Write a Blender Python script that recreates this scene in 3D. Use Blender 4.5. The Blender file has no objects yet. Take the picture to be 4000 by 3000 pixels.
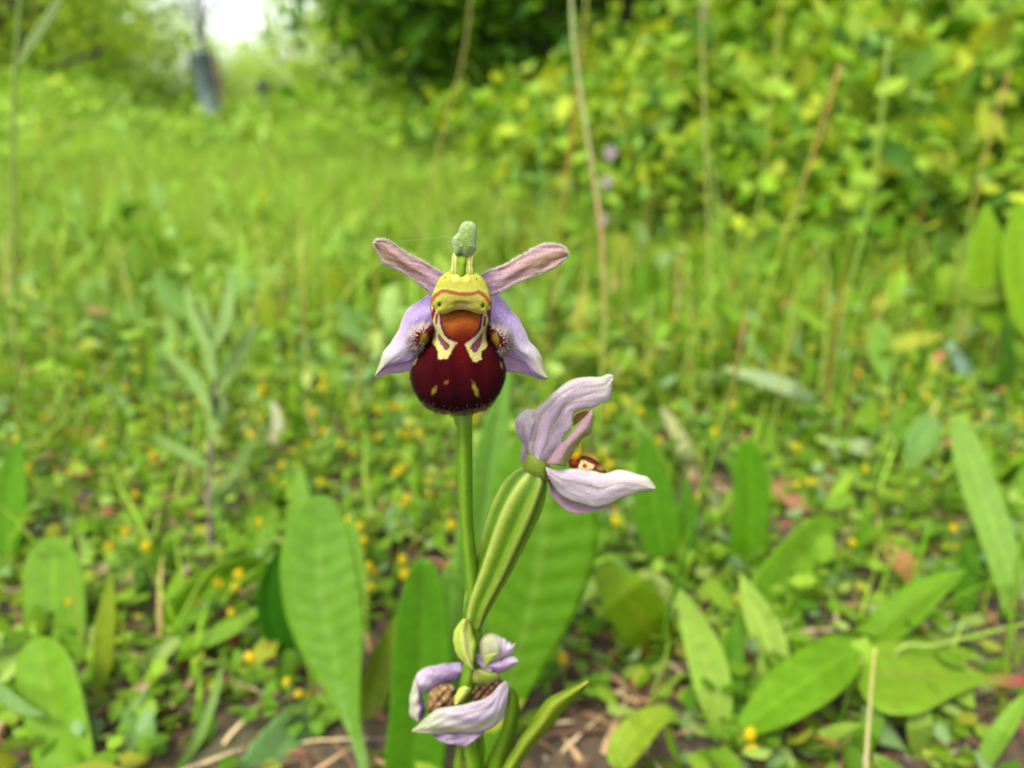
import bpy, math, random
import numpy as np
from mathutils import Vector

# ------------------------------------------------------------------ camera, sky, sun, exposure
scene = bpy.context.scene
CAM_H, PITCH = 0.20, math.radians(19.5)
FPX = 3000.0                                   # focal length in pixels of the 4000 px wide photograph
cam_d = bpy.data.cameras.new('camera'); cam = bpy.data.objects.new('camera', cam_d)
scene.collection.objects.link(cam); scene.camera = cam
cam.location = (0, 0, CAM_H); cam.rotation_euler = (math.pi/2 - PITCH, 0, 0)
cam_d.sensor_width = 36; cam_d.lens = 27
cam_d.clip_start = 0.005; cam_d.clip_end = 400
cam_d.dof.use_dof = True; cam_d.dof.aperture_fstop = 15.5; cam_d.dof.aperture_blades = 0

SUN_EL, SUN_AZ = math.radians(58), math.radians(215)   # azimuth clockwise from +Y: behind the camera, to its left
world = bpy.data.worlds.new('World'); scene.world = world; world.use_nodes = True
wn = world.node_tree.nodes; wl = world.node_tree.links; wn.clear()
sky = wn.new('ShaderNodeTexSky'); sky.sky_type = 'NISHITA'; sky.sun_disc = False
sky.sun_elevation = SUN_EL; sky.sun_rotation = SUN_AZ; sky.air_density = 1.0; sky.dust_density = 3.0
hs = wn.new('ShaderNodeHueSaturation'); hs.inputs['Saturation'].default_value = 0.25   # thin high cloud
bg = wn.new('ShaderNodeBackground'); bg.inputs['Strength'].default_value = 0.15
wo = wn.new('ShaderNodeOutputWorld')
wl.new(sky.outputs[0], hs.inputs['Color']); wl.new(hs.outputs[0], bg.inputs['Color']); wl.new(bg.outputs[0], wo.inputs['Surface'])

sun_d = bpy.data.lights.new('sun', 'SUN'); sun_d.energy = 1.5; sun_d.angle = math.radians(14); sun_d.color = (1.0, 0.96, 0.88)
sun = bpy.data.objects.new('sun', sun_d); scene.collection.objects.link(sun)
sdir = Vector((math.sin(SUN_AZ)*math.cos(SUN_EL), math.cos(SUN_AZ)*math.cos(SUN_EL), math.sin(SUN_EL)))
sun.rotation_euler = sdir.to_track_quat('Z', 'Y').to_euler(); sun.location = sdir*20

scene.view_settings.view_transform = 'Standard'; scene.view_settings.look = 'None'
scene.view_settings.gamma = 1.0; scene.view_settings.use_curve_mapping = False
scene.view_settings.exposure = 2.2
scene.render.engine = 'CYCLES'
scene.cycles.use_denoising = True
scene.cycles.max_bounces = 8; scene.cycles.diffuse_bounces = 4; scene.cycles.transmission_bounces = 6
scene.cycles.sample_clamp_indirect = 4.0; scene.cycles.transparent_max_bounces = 8

# ------------------------------------------------------------------ helpers
rng = np.random.default_rng(7); random.seed(7)
COL = scene.collection
CT, ST = math.cos(PITCH), math.sin(PITCH)
KALB = 0.45

def lin(c):
    c = np.asarray(c, float)/255.0
    return np.where(c <= 0.04045, c/12.92, ((c+0.055)/1.055)**2.4)
def alb(c): return lin(c)*KALB

def ray(x, y):
    x = np.asarray(x, float); y = np.asarray(y, float)
    a = (x-2000)/FPX; b = (1500-y)/FPX
    return np.stack([a, CT + b*ST, -ST + b*CT], -1)
def at_Y(x, y, Y):                              # point on a pixel's ray at forward distance Y
    d = ray(x, y); t = np.asarray(Y)/d[..., 1]
    return d*t[..., None] + np.array([0, 0, CAM_H])
def at_z(x, y, z):                              # ... at height z
    d = ray(x, y); t = (np.asarray(z)-CAM_H)/d[..., 2]
    return d*t[..., None] + np.array([0, 0, CAM_H])
def depth_of(p): return float(p[1]*CT - (p[2]-CAM_H)*ST)
S22 = 4000/2212.0
def c1(p):                                      # traced on an enlargement of the front flower
    p = np.asarray(p, float); return np.stack([1400+p[..., 0]/1.9756, 820+p[..., 1]/1.9756], -1)
def c2(p):
    p = np.asarray(p, float); return np.stack([316+p[..., 0]*.5002, 355.6+p[..., 1]*.5002], -1)   # -> c1 units
def c3(p):
    p = np.asarray(p, float); return np.stack([1900+p[..., 0]/2.592, 1420+p[..., 1]/2.592], -1)
def c4(p):
    p = np.asarray(p, float); return np.stack([1560+p[..., 0]/2.5925, 2360+p[..., 1]/2.5925], -1)
def c5(p):
    p = np.asarray(p, float); return np.stack([1700+p[..., 0]/2.212, 1750+p[..., 1]/2.212], -1)

def spline(P, n, closed=False):
    P = np.asarray(P, float)
    if closed: Q = np.vstack([P[-1], P, P[0], P[1]])
    else: Q = np.vstack([2*P[0]-P[1], P, 2*P[-1]-P[-2]])
    seg = []
    for i in range(1, len(Q)-2):
        t = np.linspace(0, 1, 16, endpoint=False)[:, None]
        a, b, c, d = Q[i-1], Q[i], Q[i+1], Q[i+2]
        seg.append(0.5*((2*b) + (-a+c)*t + (2*a-5*b+4*c-d)*t**2 + (-a+3*b-3*c+d)*t**3))
    S = np.vstack(seg + [Q[-2][None]])
    L = np.concatenate([[0], np.cumsum(np.linalg.norm(np.diff(S, axis=0), axis=1))])
    u = np.linspace(0, L[-1], n, endpoint=not closed)
    return np.stack([np.interp(u, L, S[:, k]) for k in range(S.shape[1])], -1)

def sdf(P, poly):                               # signed distance, negative inside
    poly = np.asarray(poly, float); P = np.asarray(P, float)
    d = np.full(len(P), 1e9); ins = np.zeros(len(P), bool)
    for i in range(len(poly)):
        a, b = poly[i], poly[(i+1) % len(poly)]
        e = b-a; w = P-a
        h = np.clip((w@e)/(e@e+1e-12), 0, 1)
        d = np.minimum(d, np.linalg.norm(w-h[:, None]*e, axis=1))
        c = (a[1] > P[:, 1]) != (b[1] > P[:, 1])
        with np.errstate(divide='ignore', invalid='ignore'):
            xi = (b[0]-a[0])*(P[:, 1]-a[1])/(b[1]-a[1]+1e-12)+a[0]
        ins ^= c & (P[:, 0] < xi)
    return np.where(ins, -d, d)
def dline(P, line):
    d = np.full(len(P), 1e9)
    line = np.asarray(line, float)
    for a, b in zip(line[:-1], line[1:]):
        e = b-a; w = P-a; h = np.clip((w@e)/(e@e+1e-12), 0, 1)
        d = np.minimum(d, np.linalg.norm(w-h[:, None]*e, axis=1))
    return d
def ss(a, b, x):
    t = np.clip((np.asarray(x, float)-a)/(b-a), 0, 1); return t*t*(3-2*t)
def mixc(c, col, m):
    return c*(1-m[:, None]) + np.asarray(col)*m[:, None]

def tag(o, label=None, cat=None, group=None, kind=None):
    if label: o['label'] = label
    if cat: o['category'] = cat
    if group: o['group'] = group
    if kind: o['kind'] = kind
    return o
def empty(name, loc, label, cat, group=None):
    o = bpy.data.objects.new(name, None); COL.objects.link(o); o.location = tuple(loc)
    o.empty_display_size = 0.01
    return tag(o, label, cat, group)
def root_loc(o):
    v = Vector((0, 0, 0))
    while o is not None: v = v + o.location; o = o.parent
    return v
def link(name, me, parent=None):
    o = bpy.data.objects.new(name, me); COL.objects.link(o)
    if parent is not None: o.parent = parent
    return o
def mesh_obj(name, V, F, C, mat, parent=None, smooth=True, thick=0.0, local=False):
    V = np.asarray(V, float)
    if parent is not None and not local: V = V - np.array(root_loc(parent))
    me = bpy.data.meshes.new(name)
    F = np.asarray(F) if not isinstance(F, list) else F
    if isinstance(F, np.ndarray):
        n, k = F.shape
        me.vertices.add(len(V)); me.vertices.foreach_set('co', V.ravel())
        me.loops.add(n*k); me.loops.foreach_set('vertex_index', F.ravel().astype(np.int32))
        me.polygons.add(n); me.polygons.foreach_set('loop_start', np.arange(0, n*k, k, dtype=np.int32))
        me.update(calc_edges=True)
    else:
        me.from_pydata([tuple(v) for v in V], [], F); me.update()
    C = np.asarray(C, float)
    if C.ndim == 1: C = np.tile(C, (len(V), 1))
    at = me.attributes.new('Col', 'FLOAT_COLOR', 'POINT')
    at.data.foreach_set('color', np.hstack([C, np.ones((len(C), 1))]).ravel())
    me.polygons.foreach_set('use_smooth', np.full(len(me.polygons), smooth))
    me.materials.append(mat); me.validate(); me.update()
    o = link(name, me, parent)
    if thick:
        m = o.modifiers.new('thickness', 'SOLIDIFY'); m.thickness = thick; m.offset = 0
    return o
def grid_faces(nu, nv):
    i = np.arange(nu-1)[:, None]*nv + np.arange(nv-1)[None]
    return np.stack([i, i+1, i+nv+1, i+nv], -1).reshape(-1, 4)

# ------------------------------------------------------------------ materials (procedural; "Col" holds each thing's own pigment)
def make_mat(name, rough=0.5, trans=0.0, nscale=300.0, namp=0.25, bump=0.0, bscale=800.0, sheen=0.0, spec=0.4, sss=0.0, tint=(1.15, 1.1, 0.6), pig=(1, 1, 1)):
    m = bpy.data.materials.new(name); m.use_nodes = True
    n = m.node_tree.nodes; l = m.node_tree.links; n.clear()
    out = n.new('ShaderNodeOutputMaterial'); pb = n.new('ShaderNodeBsdfPrincipled')
    a = n.new('ShaderNodeAttribute'); a.attribute_name = 'Col'
    tc = n.new('ShaderNodeTexCoord'); nz = n.new('ShaderNodeTexNoise')
    nz.inputs['Scale'].default_value = nscale; nz.inputs['Detail'].default_value = 4
    l.new(tc.outputs['Object'], nz.inputs['Vector'])
    mr = n.new('ShaderNodeMapRange'); mr.inputs[1].default_value = .25; mr.inputs[2].default_value = .75
    mr.inputs[3].default_value = 1-namp; mr.inputs[4].default_value = 1+namp
    l.new(nz.outputs['Fac'], mr.inputs[0])
    mul = n.new('ShaderNodeVectorMath'); mul.operation = 'SCALE'
    pg = n.new('ShaderNodeVectorMath'); pg.operation = 'MULTIPLY'; pg.inputs[1].default_value = pig
    l.new(a.outputs['Color'], pg.inputs[0]); l.new(pg.outputs[0], mul.inputs[0]); l.new(mr.outputs[0], mul.inputs['Scale'])
    l.new(mul.outputs[0], pb.inputs['Base Color'])
    pb.inputs['Roughness'].default_value = rough; pb.inputs['Specular IOR Level'].default_value = spec
    if sheen: pb.inputs['Sheen Weight'].default_value = sheen; pb.inputs['Sheen Roughness'].default_value = .4
    if sss:
        pb.inputs['Subsurface Weight'].default_value = sss; pb.inputs['Subsurface Radius'].default_value = (1, .7, .4)
        pb.inputs['Subsurface Scale'].default_value = 0.0006
    if bump:
        nb = n.new('ShaderNodeTexNoise'); nb.inputs['Scale'].default_value = bscale; nb.inputs['Detail'].default_value = 3
        l.new(tc.outputs['Object'], nb.inputs['Vector'])
        b = n.new('ShaderNodeBump'); b.inputs['Strength'].default_value = bump; b.inputs['Distance'].default_value = 0.0006
        l.new(nb.outputs['Fac'], b.inputs['Height']); l.new(b.outputs[0], pb.inputs['Normal'])
    if trans:
        tr = n.new('ShaderNodeBsdfTranslucent'); tm = n.new('ShaderNodeVectorMath'); tm.operation = 'MULTIPLY'
        tm.inputs[1].default_value = tint; l.new(mul.outputs[0], tm.inputs[0]); l.new(tm.outputs[0], tr.inputs['Color'])
        mx = n.new('ShaderNodeMixShader'); mx.inputs[0].default_value = trans
        l.new(pb.outputs[0], mx.inputs[1]); l.new(tr.outputs[0], mx.inputs[2]); l.new(mx.outputs[0], out.inputs['Surface'])
    else:
        l.new(pb.outputs[0], out.inputs['Surface'])
    return m
M_LEAF = make_mat('leaf_blade', .55, .45, 260, .16, .35, 900, spec=.14, tint=(1.15, 1.08, .6), pig=(1.08, .95, 1.1))
M_FAR = make_mat('foliage', .6, .45, 40, .15, spec=.12, tint=(1.15, 1.08, .6), pig=(1.04, 1.01, .95))
M_TREE = make_mat('tree_leaves', .6, .58, 12, .15, spec=.1, tint=(1.2, 1.15, .6), pig=(1.04, 1.01, .95))
M_STEM = make_mat('green_stem', .55, .0, 500, .12, .25, 2500, sss=.2, spec=.14, pig=(.85, .74, .8))
M_PETAL = make_mat('petal', .65, .46, 3600, .2, .6, 5200, spec=.12, tint=(1.12, 1.08, 1.1), pig=(1.22, 1.16, 1.04))
M_LIP = make_mat('velvet_lip', .75, .0, 2600, .16, .6, 7000, spec=.04)
M_COLUMN = make_mat('waxy_column', .55, .12, 1800, .14, .15, 3000, spec=.12, sss=.05, tint=(1.1, 1.1, .8))
M_ANTHER = make_mat('frosted_anther', .5, .1, 5200, .45, .9, 6500, spec=.4)
M_HAIR = make_mat('plant_hair', .5, .4, 200, .05, tint=(1, 1, 1))
M_DRY = make_mat('dry_matter', .8, .12, 900, .35, .5, 2500, tint=(1.1, 1, .8))
M_BARK = make_mat('bark', .9, 0, 30, .35, .8, 90)
M_PLASTIC = make_mat('tube_plastic', .45, .25, 8, .12, .1, 40, tint=(1, 1, 1))
def soil_mat():
    m = bpy.data.materials.new('soil'); m.use_nodes = True
    n = m.node_tree.nodes; l = m.node_tree.links; pb = n['Principled BSDF']
    tc = n.new('ShaderNodeTexCoord')
    n1 = n.new('ShaderNodeTexNoise'); n1.inputs['Scale'].default_value = 160; n1.inputs['Detail'].default_value = 8
    n2 = n.new('ShaderNodeTexNoise'); n2.inputs['Scale'].default_value = 18; n2.inputs['Detail'].default_value = 4
    r1 = n.new('ShaderNodeValToRGB'); e = r1.color_ramp.elements
    e[0].position = .3; e[0].color = (*alb((34, 25, 10)), 1); e[1].position = .72; e[1].color = (*alb((104, 80, 44)), 1)
    r2 = n.new('ShaderNodeValToRGB'); e = r2.color_ramp.elements
    e[0].position = .42; e[0].color = (0, 0, 0, 1); e[1].position = .62; e[1].color = (1, 1, 1, 1)
    # beyond the near patch the sward closes over the soil
    sx = n.new('ShaderNodeSeparateXYZ'); l.new(tc.outputs['Object'], sx.inputs[0])
    mr = n.new('ShaderNodeMapRange'); mr.inputs[1].default_value = .35; mr.inputs[2].default_value = 1.3; mr.inputs[3].default_value = -.1; mr.inputs[4].default_value = .85
    l.new(sx.outputs['Y'], mr.inputs[0])
    mu = n.new('ShaderNodeMath'); mu.operation = 'MULTIPLY_ADD'; mu.inputs[1].default_value = .3; mu.use_clamp = True
    l.new(r2.outputs[0], mu.inputs[0]); l.new(mr.outputs[0], mu.inputs[2])
    mx = n.new('ShaderNodeMix'); mx.data_type = 'RGBA'
    l.new(mu.outputs[0], mx.inputs['Factor']); l.new(r1.outputs[0], mx.inputs[6]); mx.inputs[7].default_value = (*alb((70, 104, 20)), 1)
    for o in (n1, n2): l.new(tc.outputs['Object'], o.inputs['Vector'])
    l.new(n1.outputs['Fac'], r1.inputs[0]); l.new(n2.outputs['Fac'], r2.inputs[0])
    l.new(mx.outputs[2], pb.inputs['Base Color']); pb.inputs['Roughness'].default_value = .95
    b = n.new('ShaderNodeBump'); b.inputs['Strength'].default_value = .8; b.inputs['Distance'].default_value = .004
    l.new(n1.outputs['Fac'], b.inputs['Height']); l.new(b.outputs[0], pb.inputs['Normal'])
    return m
M_SOIL = soil_mat()

# ------------------------------------------------------------------ ground
def hgt(x, y):
    x = np.asarray(x, float); y = np.asarray(y, float)
    near = 0.0025*(np.sin(61*x+1.3)*np.sin(53*y) + np.sin(143*x+2)*np.sin(121*y+.7)) * ss(0.16, 0.3, y)
    mid = 0.02*np.sin(4.1*x+.6)*np.sin(3.3*y+1)*ss(.6, 2, y)
    bank = 0.20*ss(.9, 2.6, y)*ss(.15, 1.3, x) + 0.5*ss(2.5, 9, y)*ss(-.2, 2.5, x)
    return near + mid + bank
gx = np.concatenate([-np.geomspace(150, 1.2, 34), np.linspace(-1.15, 1.15, 190), np.geomspace(1.2, 150, 34)])
gy = np.concatenate([np.linspace(-6, -.1, 14), np.linspace(-.08, 1.6, 170), np.geomspace(1.65, 220, 60)])
GX, GY = np.meshgrid(gx, gy, indexing='ij')
GV = np.stack([GX, GY, hgt(GX, GY)], -1).reshape(-1, 3)
tag(mesh_obj('ground', GV, grid_faces(len(gx), len(gy)), alb((100, 90, 60)), M_SOIL), kind='structure')

# ------------------------------------------------------------------ generic builders
def tube_data(P, R, n=10, rib=None):
    P = np.asarray(P, float); k = len(P); R = np.broadcast_to(np.asarray(R, float), (k,))
    T = np.gradient(P, axis=0); T /= np.linalg.norm(T, axis=1)[:, None]+1e-12
    ref = np.array([0, 1.0, 0]) if abs(T[0][1]) < .9 else np.array([1.0, 0, 0])
    U = np.cross(T, ref); U /= np.linalg.norm(U, axis=1)[:, None]; Wv = np.cross(T, U)
    a = np.linspace(0, 2*np.pi, n, endpoint=False)
    rr = R[:, None]*(1 + (rib(np.linspace(0, 1, k)[:, None], a[None]) if rib else 0))
    V = P[:, None] + rr[..., None]*(np.cos(a)[None, :, None]*U[:, None] + np.sin(a)[None, :, None]*Wv[:, None])
    V = V.reshape(-1, 3)
    i = np.arange(k-1)[:, None]*n + np.arange(n)[None]; j = np.arange(k-1)[:, None]*n + (np.arange(n)[None]+1) % n
    F = np.stack([i, j, j+n, i+n], -1).reshape(-1, 4).tolist()
    F.append(list(range(n-1, -1, -1))); F.append(list(range((k-1)*n, k*n)))
    return V, F
def tube(name, P, R, col, mat, parent=None, n=10, rib=None, colfn=None):
    V, F = tube_data(P, R, n, rib); C = np.asarray(col)
    if colfn is not None:
        k = len(P); C = colfn(np.repeat(np.linspace(0, 1, k), n), np.tile(np.linspace(0, 2*np.pi, n, endpoint=False), k))
    return mesh_obj(name, V, F, C, mat, parent)
def sheet(name, A, B, Y, mat, parent, colfn, nu=30, nv=14, thick=.00016, crumple=.00011):
    a = spline(A, nu); b = spline(B, nu); ph = (len(bpy.data.objects)*1.37) % 6.28
    ew = np.sin(np.linspace(0, np.pi, nu))[:, None]*np.stack([np.sin(np.linspace(0, 17, nu)+ph)+.6*np.sin(np.linspace(0, 41, nu)+2*ph), np.cos(np.linspace(0, 19, nu)+ph)], -1)
    a = a+ew*2.0; b = b-ew[:, ::-1]*2.0
    s, t = np.meshgrid(np.linspace(0, 1, nu), np.linspace(0, 1, nv), indexing='ij')
    xy = a[:, None]*(1-t[..., None]) + b[:, None]*t[..., None]
    cr = crumple*(np.sin(11*s+4*t+ph)*np.sin(7*t+3*s+ph)+.6*np.sin(23*s-9*t+2*ph)*np.sin(15*t+ph))
    V = at_Y(xy[..., 0], xy[..., 1], Y(s, t)+cr).reshape(-1, 3)
    C = colfn(s.ravel(), t.ravel(), xy.reshape(-1, 2))
    return mesh_obj(name, V, grid_faces(nu, nv), C, mat, parent, thick=thick)
def puff_pts(outline, cen, Yc, front, back, nth=120, nr=30, extra=None, tilt=0.0):
    B = spline(outline, nth, closed=True); cen = np.asarray(cen, float)
    rho = np.sin(np.linspace(0, np.pi/2, nr))
    P = cen + (B[None]-cen)*rho[:, None, None]
    dome = np.sqrt(np.clip(1-rho**2.4, 0, 1))[:, None]*np.ones((1, nth))
    def side(k):
        Y = Yc + k*dome + tilt*(P[..., 1]-cen[1])
        if extra is not None and k < 0: Y = Y + extra(P.reshape(-1, 2)).reshape(P.shape[:2])*np.minimum(1, dome*3)
        return at_Y(P[..., 0], P[..., 1], Y)
    f = side(-front); b = side(back)
    return f, b, P
def puff(name, outline, cen, Yc, front, back, mat, parent, colfn, nth=120, nr=30, extra=None, tilt=0.0):
    f, b, P = puff_pts(outline, cen, Yc, front, back, nth, nr, extra, tilt)
    i = np.arange(nr-1)[:, None]*nth + np.arange(nth)[None]; j = np.arange(nr-1)[:, None]*nth + (np.arange(nth)[None]+1) % nth
    q = np.stack([i, j, j+nth, i+nth], -1).reshape(-1, 4)
    off = nr*nth; q2 = (q+off)[:, ::-1]
    last = np.arange((nr-1)*nth, nr*nth)
    q2 = np.where(q2 >= off+(nr-1)*nth, q2-off, q2)          # share the rim
    V = np.vstack([f.reshape(-1, 3), b[:-1].reshape(-1, 3)])
    C = colfn(P.reshape(-1, 2)); C = np.vstack([C, C[:(nr-1)*nth]])
    return mesh_obj(name, V, np.vstack([q, q2]), C, mat, parent)
def hairs(name, roots, dirs, length, width, cols, parent, mat=None):
    n = len(roots); roots = np.asarray(roots); dirs = np.asarray(dirs); dirs = dirs/(np.linalg.norm(dirs, axis=1)[:, None]+1e-12)
    u = np.cross(dirs, np.array([.31, .83, .47])); u /= np.linalg.norm(u, axis=1)[:, None]; w = np.cross(dirs, u)
    L = np.broadcast_to(length, (n,))[:, None]; Wd = np.broadcast_to(width, (n,))[:, None]
    bend = rng.normal(0, .18, (n, 3))
    V = np.stack([roots+u*Wd, roots+(-.5*u+.87*w)*Wd, roots+(-.5*u-.87*w)*Wd, roots+dirs*L+bend*L], 1)
    F = (np.arange(n)[:, None, None]*4 + np.array([[0, 1, 3], [1, 2, 3], [2, 0, 3]])[None]).reshape(-1, 3)
    C = np.repeat(np.broadcast_to(cols, (n, 3)), 4, axis=0)
    o = mesh_obj(name, V.reshape(-1, 3), F, C, mat or M_HAIR, parent)
    return tag(o, kind='stuff')

# ------------------------------------------------------------------ the bee orchid
base_xy = at_Y(1850, 3000, .108)
ORCHID = empty('bee_orchid', (base_xy[0], .109, 0), 'bee orchid with lilac sepals, furry maroon lip and three blooms on one stem', 'orchid')
# ---- stem
sp = [at_Y(1812, 1600, .1035), at_Y(1815, 1800, .104), at_Y(1822, 2050, .105), at_Y(1848, 2330, .106), at_Y(1850, 2520, .1065),
      at_Y(1818, 2720, .107), at_Y(1830, 2900, .1075), at_Y(1850, 3050, .108)]
sp.append(np.array([sp[-1][0], .109, .04])); sp.append(np.array([sp[-1][0], .109, -.004]))
SP = spline(np.array(sp), 60)
ridge = lambda s, a: .05*np.cos(3*a+1) + .02*np.cos(7*a)
STEM = tube('stem', SP, np.interp(np.linspace(0, 1, 60), [0, .12, .3, .6, 1], [.00118, .00105, .00125, .0017, .0022]), alb((106, 158, 22)), M_STEM, ORCHID, 20, ridge,
     colfn=lambda s, a: mixc(np.tile(alb((100, 156, 18)), (len(s), 1)), alb((150, 190, 60)), .5*ss(.3, 1, np.cos(3*a+1))))

# ================= front flower
YF = .1
fl = puff('flower', c1([(700, 1470), (760, 1380), (850, 1380), (900, 1470), (890, 1560), (860, 1660), (800, 1700), (750, 1660), (725, 1570)]), c1((800, 1530)), .1045, .0014, .0014, M_STEM, ORCHID,
          lambda P: np.tile(alb((120, 170, 40)), (len(P), 1)), 40, 12)
fl['label'] = 'open front bloom with furry maroon lip facing outward'
LIP = [(600, 690), (556, 715), (560, 790), (572, 860), (583, 905), (572, 960), (545, 1015), (490, 1070), (455, 1125), (420, 1195), (403, 1260), (410, 1330), (438, 1405), (480, 1470), (530, 1513), (600, 1545),
       (700, 1562), (790, 1566), (880, 1557), (960, 1535), (1030, 1488), (1082, 1420), (1120, 1330), (1134, 1250), (1122, 1190), (1100, 1125), (1062, 1055), (1015, 970), (1003, 905), (1012, 860), (1022, 790), (1028, 715), (985, 690), (800, 680)]
SHIELD = [(640, 800), (690, 795), (735, 770), (790, 760), (850, 768), (900, 792), (945, 800), (940, 870), (925, 920), (890, 965), (850, 1000), (800, 1025), (780, 1025), (735, 1000), (690, 965), (660, 920), (645, 870)]
ARM_L = c2([(500, 900), (505, 1000), (520, 1080), (540, 1150), (530, 1230), (500, 1330), (560, 1390), (600, 1470), (590, 1580), (640, 1600), (740, 1580), (790, 1500), (830, 1410), (890, 1340), (800, 1310), (720, 1260), (665, 1170), (640, 1080), (635, 900), (600, 720), (480, 720)])
ARM_R = c2([(1390, 900), (1380, 1000), (1370, 1080), (1340, 1180), (1340, 1330), (1360, 1390), (1310, 1440), (1260, 1470), (1270, 1590), (1200, 1640), (1130, 1620), (1070, 1500), (1010, 1360), (1090, 1300), (1180, 1230), (1240, 1130), (1260, 1050), (1262, 900), (1290, 720), (1430, 720)])
INS_L = c2([(590, 1180), (640, 1230), (690, 1295), (770, 1355), (780, 1410), (740, 1455), (690, 1440), (650, 1370), (600, 1290)])
INS_R = c2([(1290, 1150), (1280, 1240), (1260, 1380), (1200, 1480), (1150, 1500), (1090, 1420), (1120, 1360), (1190, 1290), (1250, 1210)])
BARS = [c2(p) for p in ([(560, 890), (597, 890), (582, 1050), (556, 1040)], [(520, 800), (575, 780), (562, 850), (530, 950), (505, 1000), (492, 900)],
                        [(1310, 920), (1338, 930), (1327, 1080), (1290, 1085)], [(1340, 820), (1410, 830), (1405, 930), (1380, 1000), (1350, 900)])]
def u1(P): return np.stack([(P[:, 0]-1400)*1.9756, (P[:, 1]-820)*1.9756], -1)
def lip_col(P):
    p = u1(P); n = len(p)
    wob = 4*np.sin(p[:, 0]*.11+p[:, 1]*.07)+3*np.sin(p[:, 0]*.05-p[:, 1]*.13)+3*np.sin(p[:, 0]*.31+1)*np.sin(p[:, 1]*.37)
    C = np.tile(lin((70, 2, 10)), (n, 1))
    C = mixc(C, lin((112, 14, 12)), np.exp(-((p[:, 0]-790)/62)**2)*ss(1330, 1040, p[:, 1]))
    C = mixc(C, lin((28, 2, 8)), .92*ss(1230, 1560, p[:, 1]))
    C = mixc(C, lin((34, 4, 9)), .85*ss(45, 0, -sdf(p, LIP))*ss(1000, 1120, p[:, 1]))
    C = mixc(C, lin((64, 2, 12)), .35*(np.sin(p[:, 0]*.045+.4)**2)*ss(1060, 1200, p[:, 1]))
    dS = sdf(p, SHIELD)+wob*.4
    dA = np.minimum(sdf(p, ARM_L), sdf(p, ARM_R))+wob*.5
    C = mixc(C, lin((222, 212, 128)), ss(8, -8, dA))
    C = mixc(C, lin((190, 172, 178)), .85*ss(5, -5, dA)*ss(34, 18, dS))
    for B in BARS: C = mixc(C, lin((138, 52, 34)), ss(5, -4, sdf(p, B)))
    dI = np.minimum(sdf(p, INS_L), sdf(p, INS_R))+wob*.3
    C = mixc(C, lin((132, 82, 96)), ss(4, -5, dI))
    C = mixc(C, lin((92, 34, 62)), ss(17, 11, dS)*ss(1030, 985, p[:, 1]+.2*abs(p[:, 0]-790)))
    sc = mixc(np.tile(lin((158, 82, 28)), (n, 1)), lin((118, 24, 14)), ss(830, 1010, p[:, 1]))
    sc = mixc(sc, lin((180, 104, 36)), .5*np.exp(-((p[:, 0]-720)/40)**2-((p[:, 1]-890)/60)**2))
    m = ss(5, -6, dS)[:, None]; C = C*(1-m)+sc*m
    def ell(cx, cy, rx, ry, ang):
        a = math.radians(ang); x = p[:, 0]-cx; y = p[:, 1]-cy
        return np.sqrt(((x*math.cos(a)+y*math.sin(a))/rx)**2+((-x*math.sin(a)+y*math.cos(a))/ry)**2)
    for (cx, cy, rx, ry, an, col, st) in [(585, 1393, 22, 36, 25, (160, 142, 44), .9), (678, 1330, 26, 18, -25, (158, 84, 30), .85), (903, 1387, 20, 66, -20, (176, 164, 50), .95),
                                     (437, 1163, 13, 40, 22, (150, 140, 60), .9), (1106, 1200, 11, 38, -20, (150, 140, 70), .9)]:
        C = mixc(C, lin(col), st*ss(1.3, .35, ell(cx, cy, rx, ry, an)+wob*.03+.08*np.sin(p[:, 0]*.4)*np.sin(p[:, 1]*.33)))
    return C*KALB*.85
def lip_extra(P):
    p = u1(P)
    e = -.0007*np.exp(-((p[:, 0]-790)/130)**2-((p[:, 1]-900)/110)**2)       # the swollen shield
    e += .0006*np.exp(-((p[:, 0]-600)/40)**2)*ss(1150, 950, p[:, 1]) + .0006*np.exp(-((p[:, 0]-990)/40)**2)*ss(1150, 950, p[:, 1])
    e += .00012*np.cos((p[:, 0]-790)*.04)*ss(1000, 1150, p[:, 1])
    return e
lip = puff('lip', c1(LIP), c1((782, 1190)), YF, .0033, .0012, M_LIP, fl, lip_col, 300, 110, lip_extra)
LF, LB, LP = puff_pts(c1(LIP), c1((782, 1190)), YF, .0033, .0012, 300, 110, lip_extra)
# ---- side lobes
LOBE_L = [(585, 905), (535, 888), (485, 893), (435, 915), (402, 950), (392, 1000), (400, 1050), (425, 1085), (452, 1105), (490, 1070), (545, 1015), (580, 960)]
LOBE_R = [(1000, 902), (1055, 890), (1105, 905), (1145, 930), (1172, 980), (1174, 1040), (1150, 1085), (1112, 1122), (1088, 1100), (1052, 1045), (1015, 985)]
def lobe_col(yc, dk):
    def f(P):
        p = u1(P)
        C = np.tile(lin((88, 18, 20)), (len(p), 1))
        C = mixc(C, lin((190, 120, 110)), .7*ss(30, 5, np.linalg.norm((p-np.array(dk))/np.array((1.6, 1)), axis=1)))
        d = np.linalg.norm((p-np.array(yc))/np.array((34, 62)), axis=1)
        return mixc(C, lin((150, 128, 36)), ss(1.25, .5, d))*KALB*.8
    return f
lobeL = puff('side_lobe', c1(LOBE_L), c1((488, 985)), .0992, .0019, .0012, M_LIP, fl, lobe_col((510, 1005), (420, 960)), 80, 30)
lobeR = puff('side_lobe', c1(LOBE_R), c1((1090, 1000)), .0992, .0019, .0012, M_LIP, fl, lobe_col((1055, 1010), (1150, 960)), 80, 30)
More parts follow.
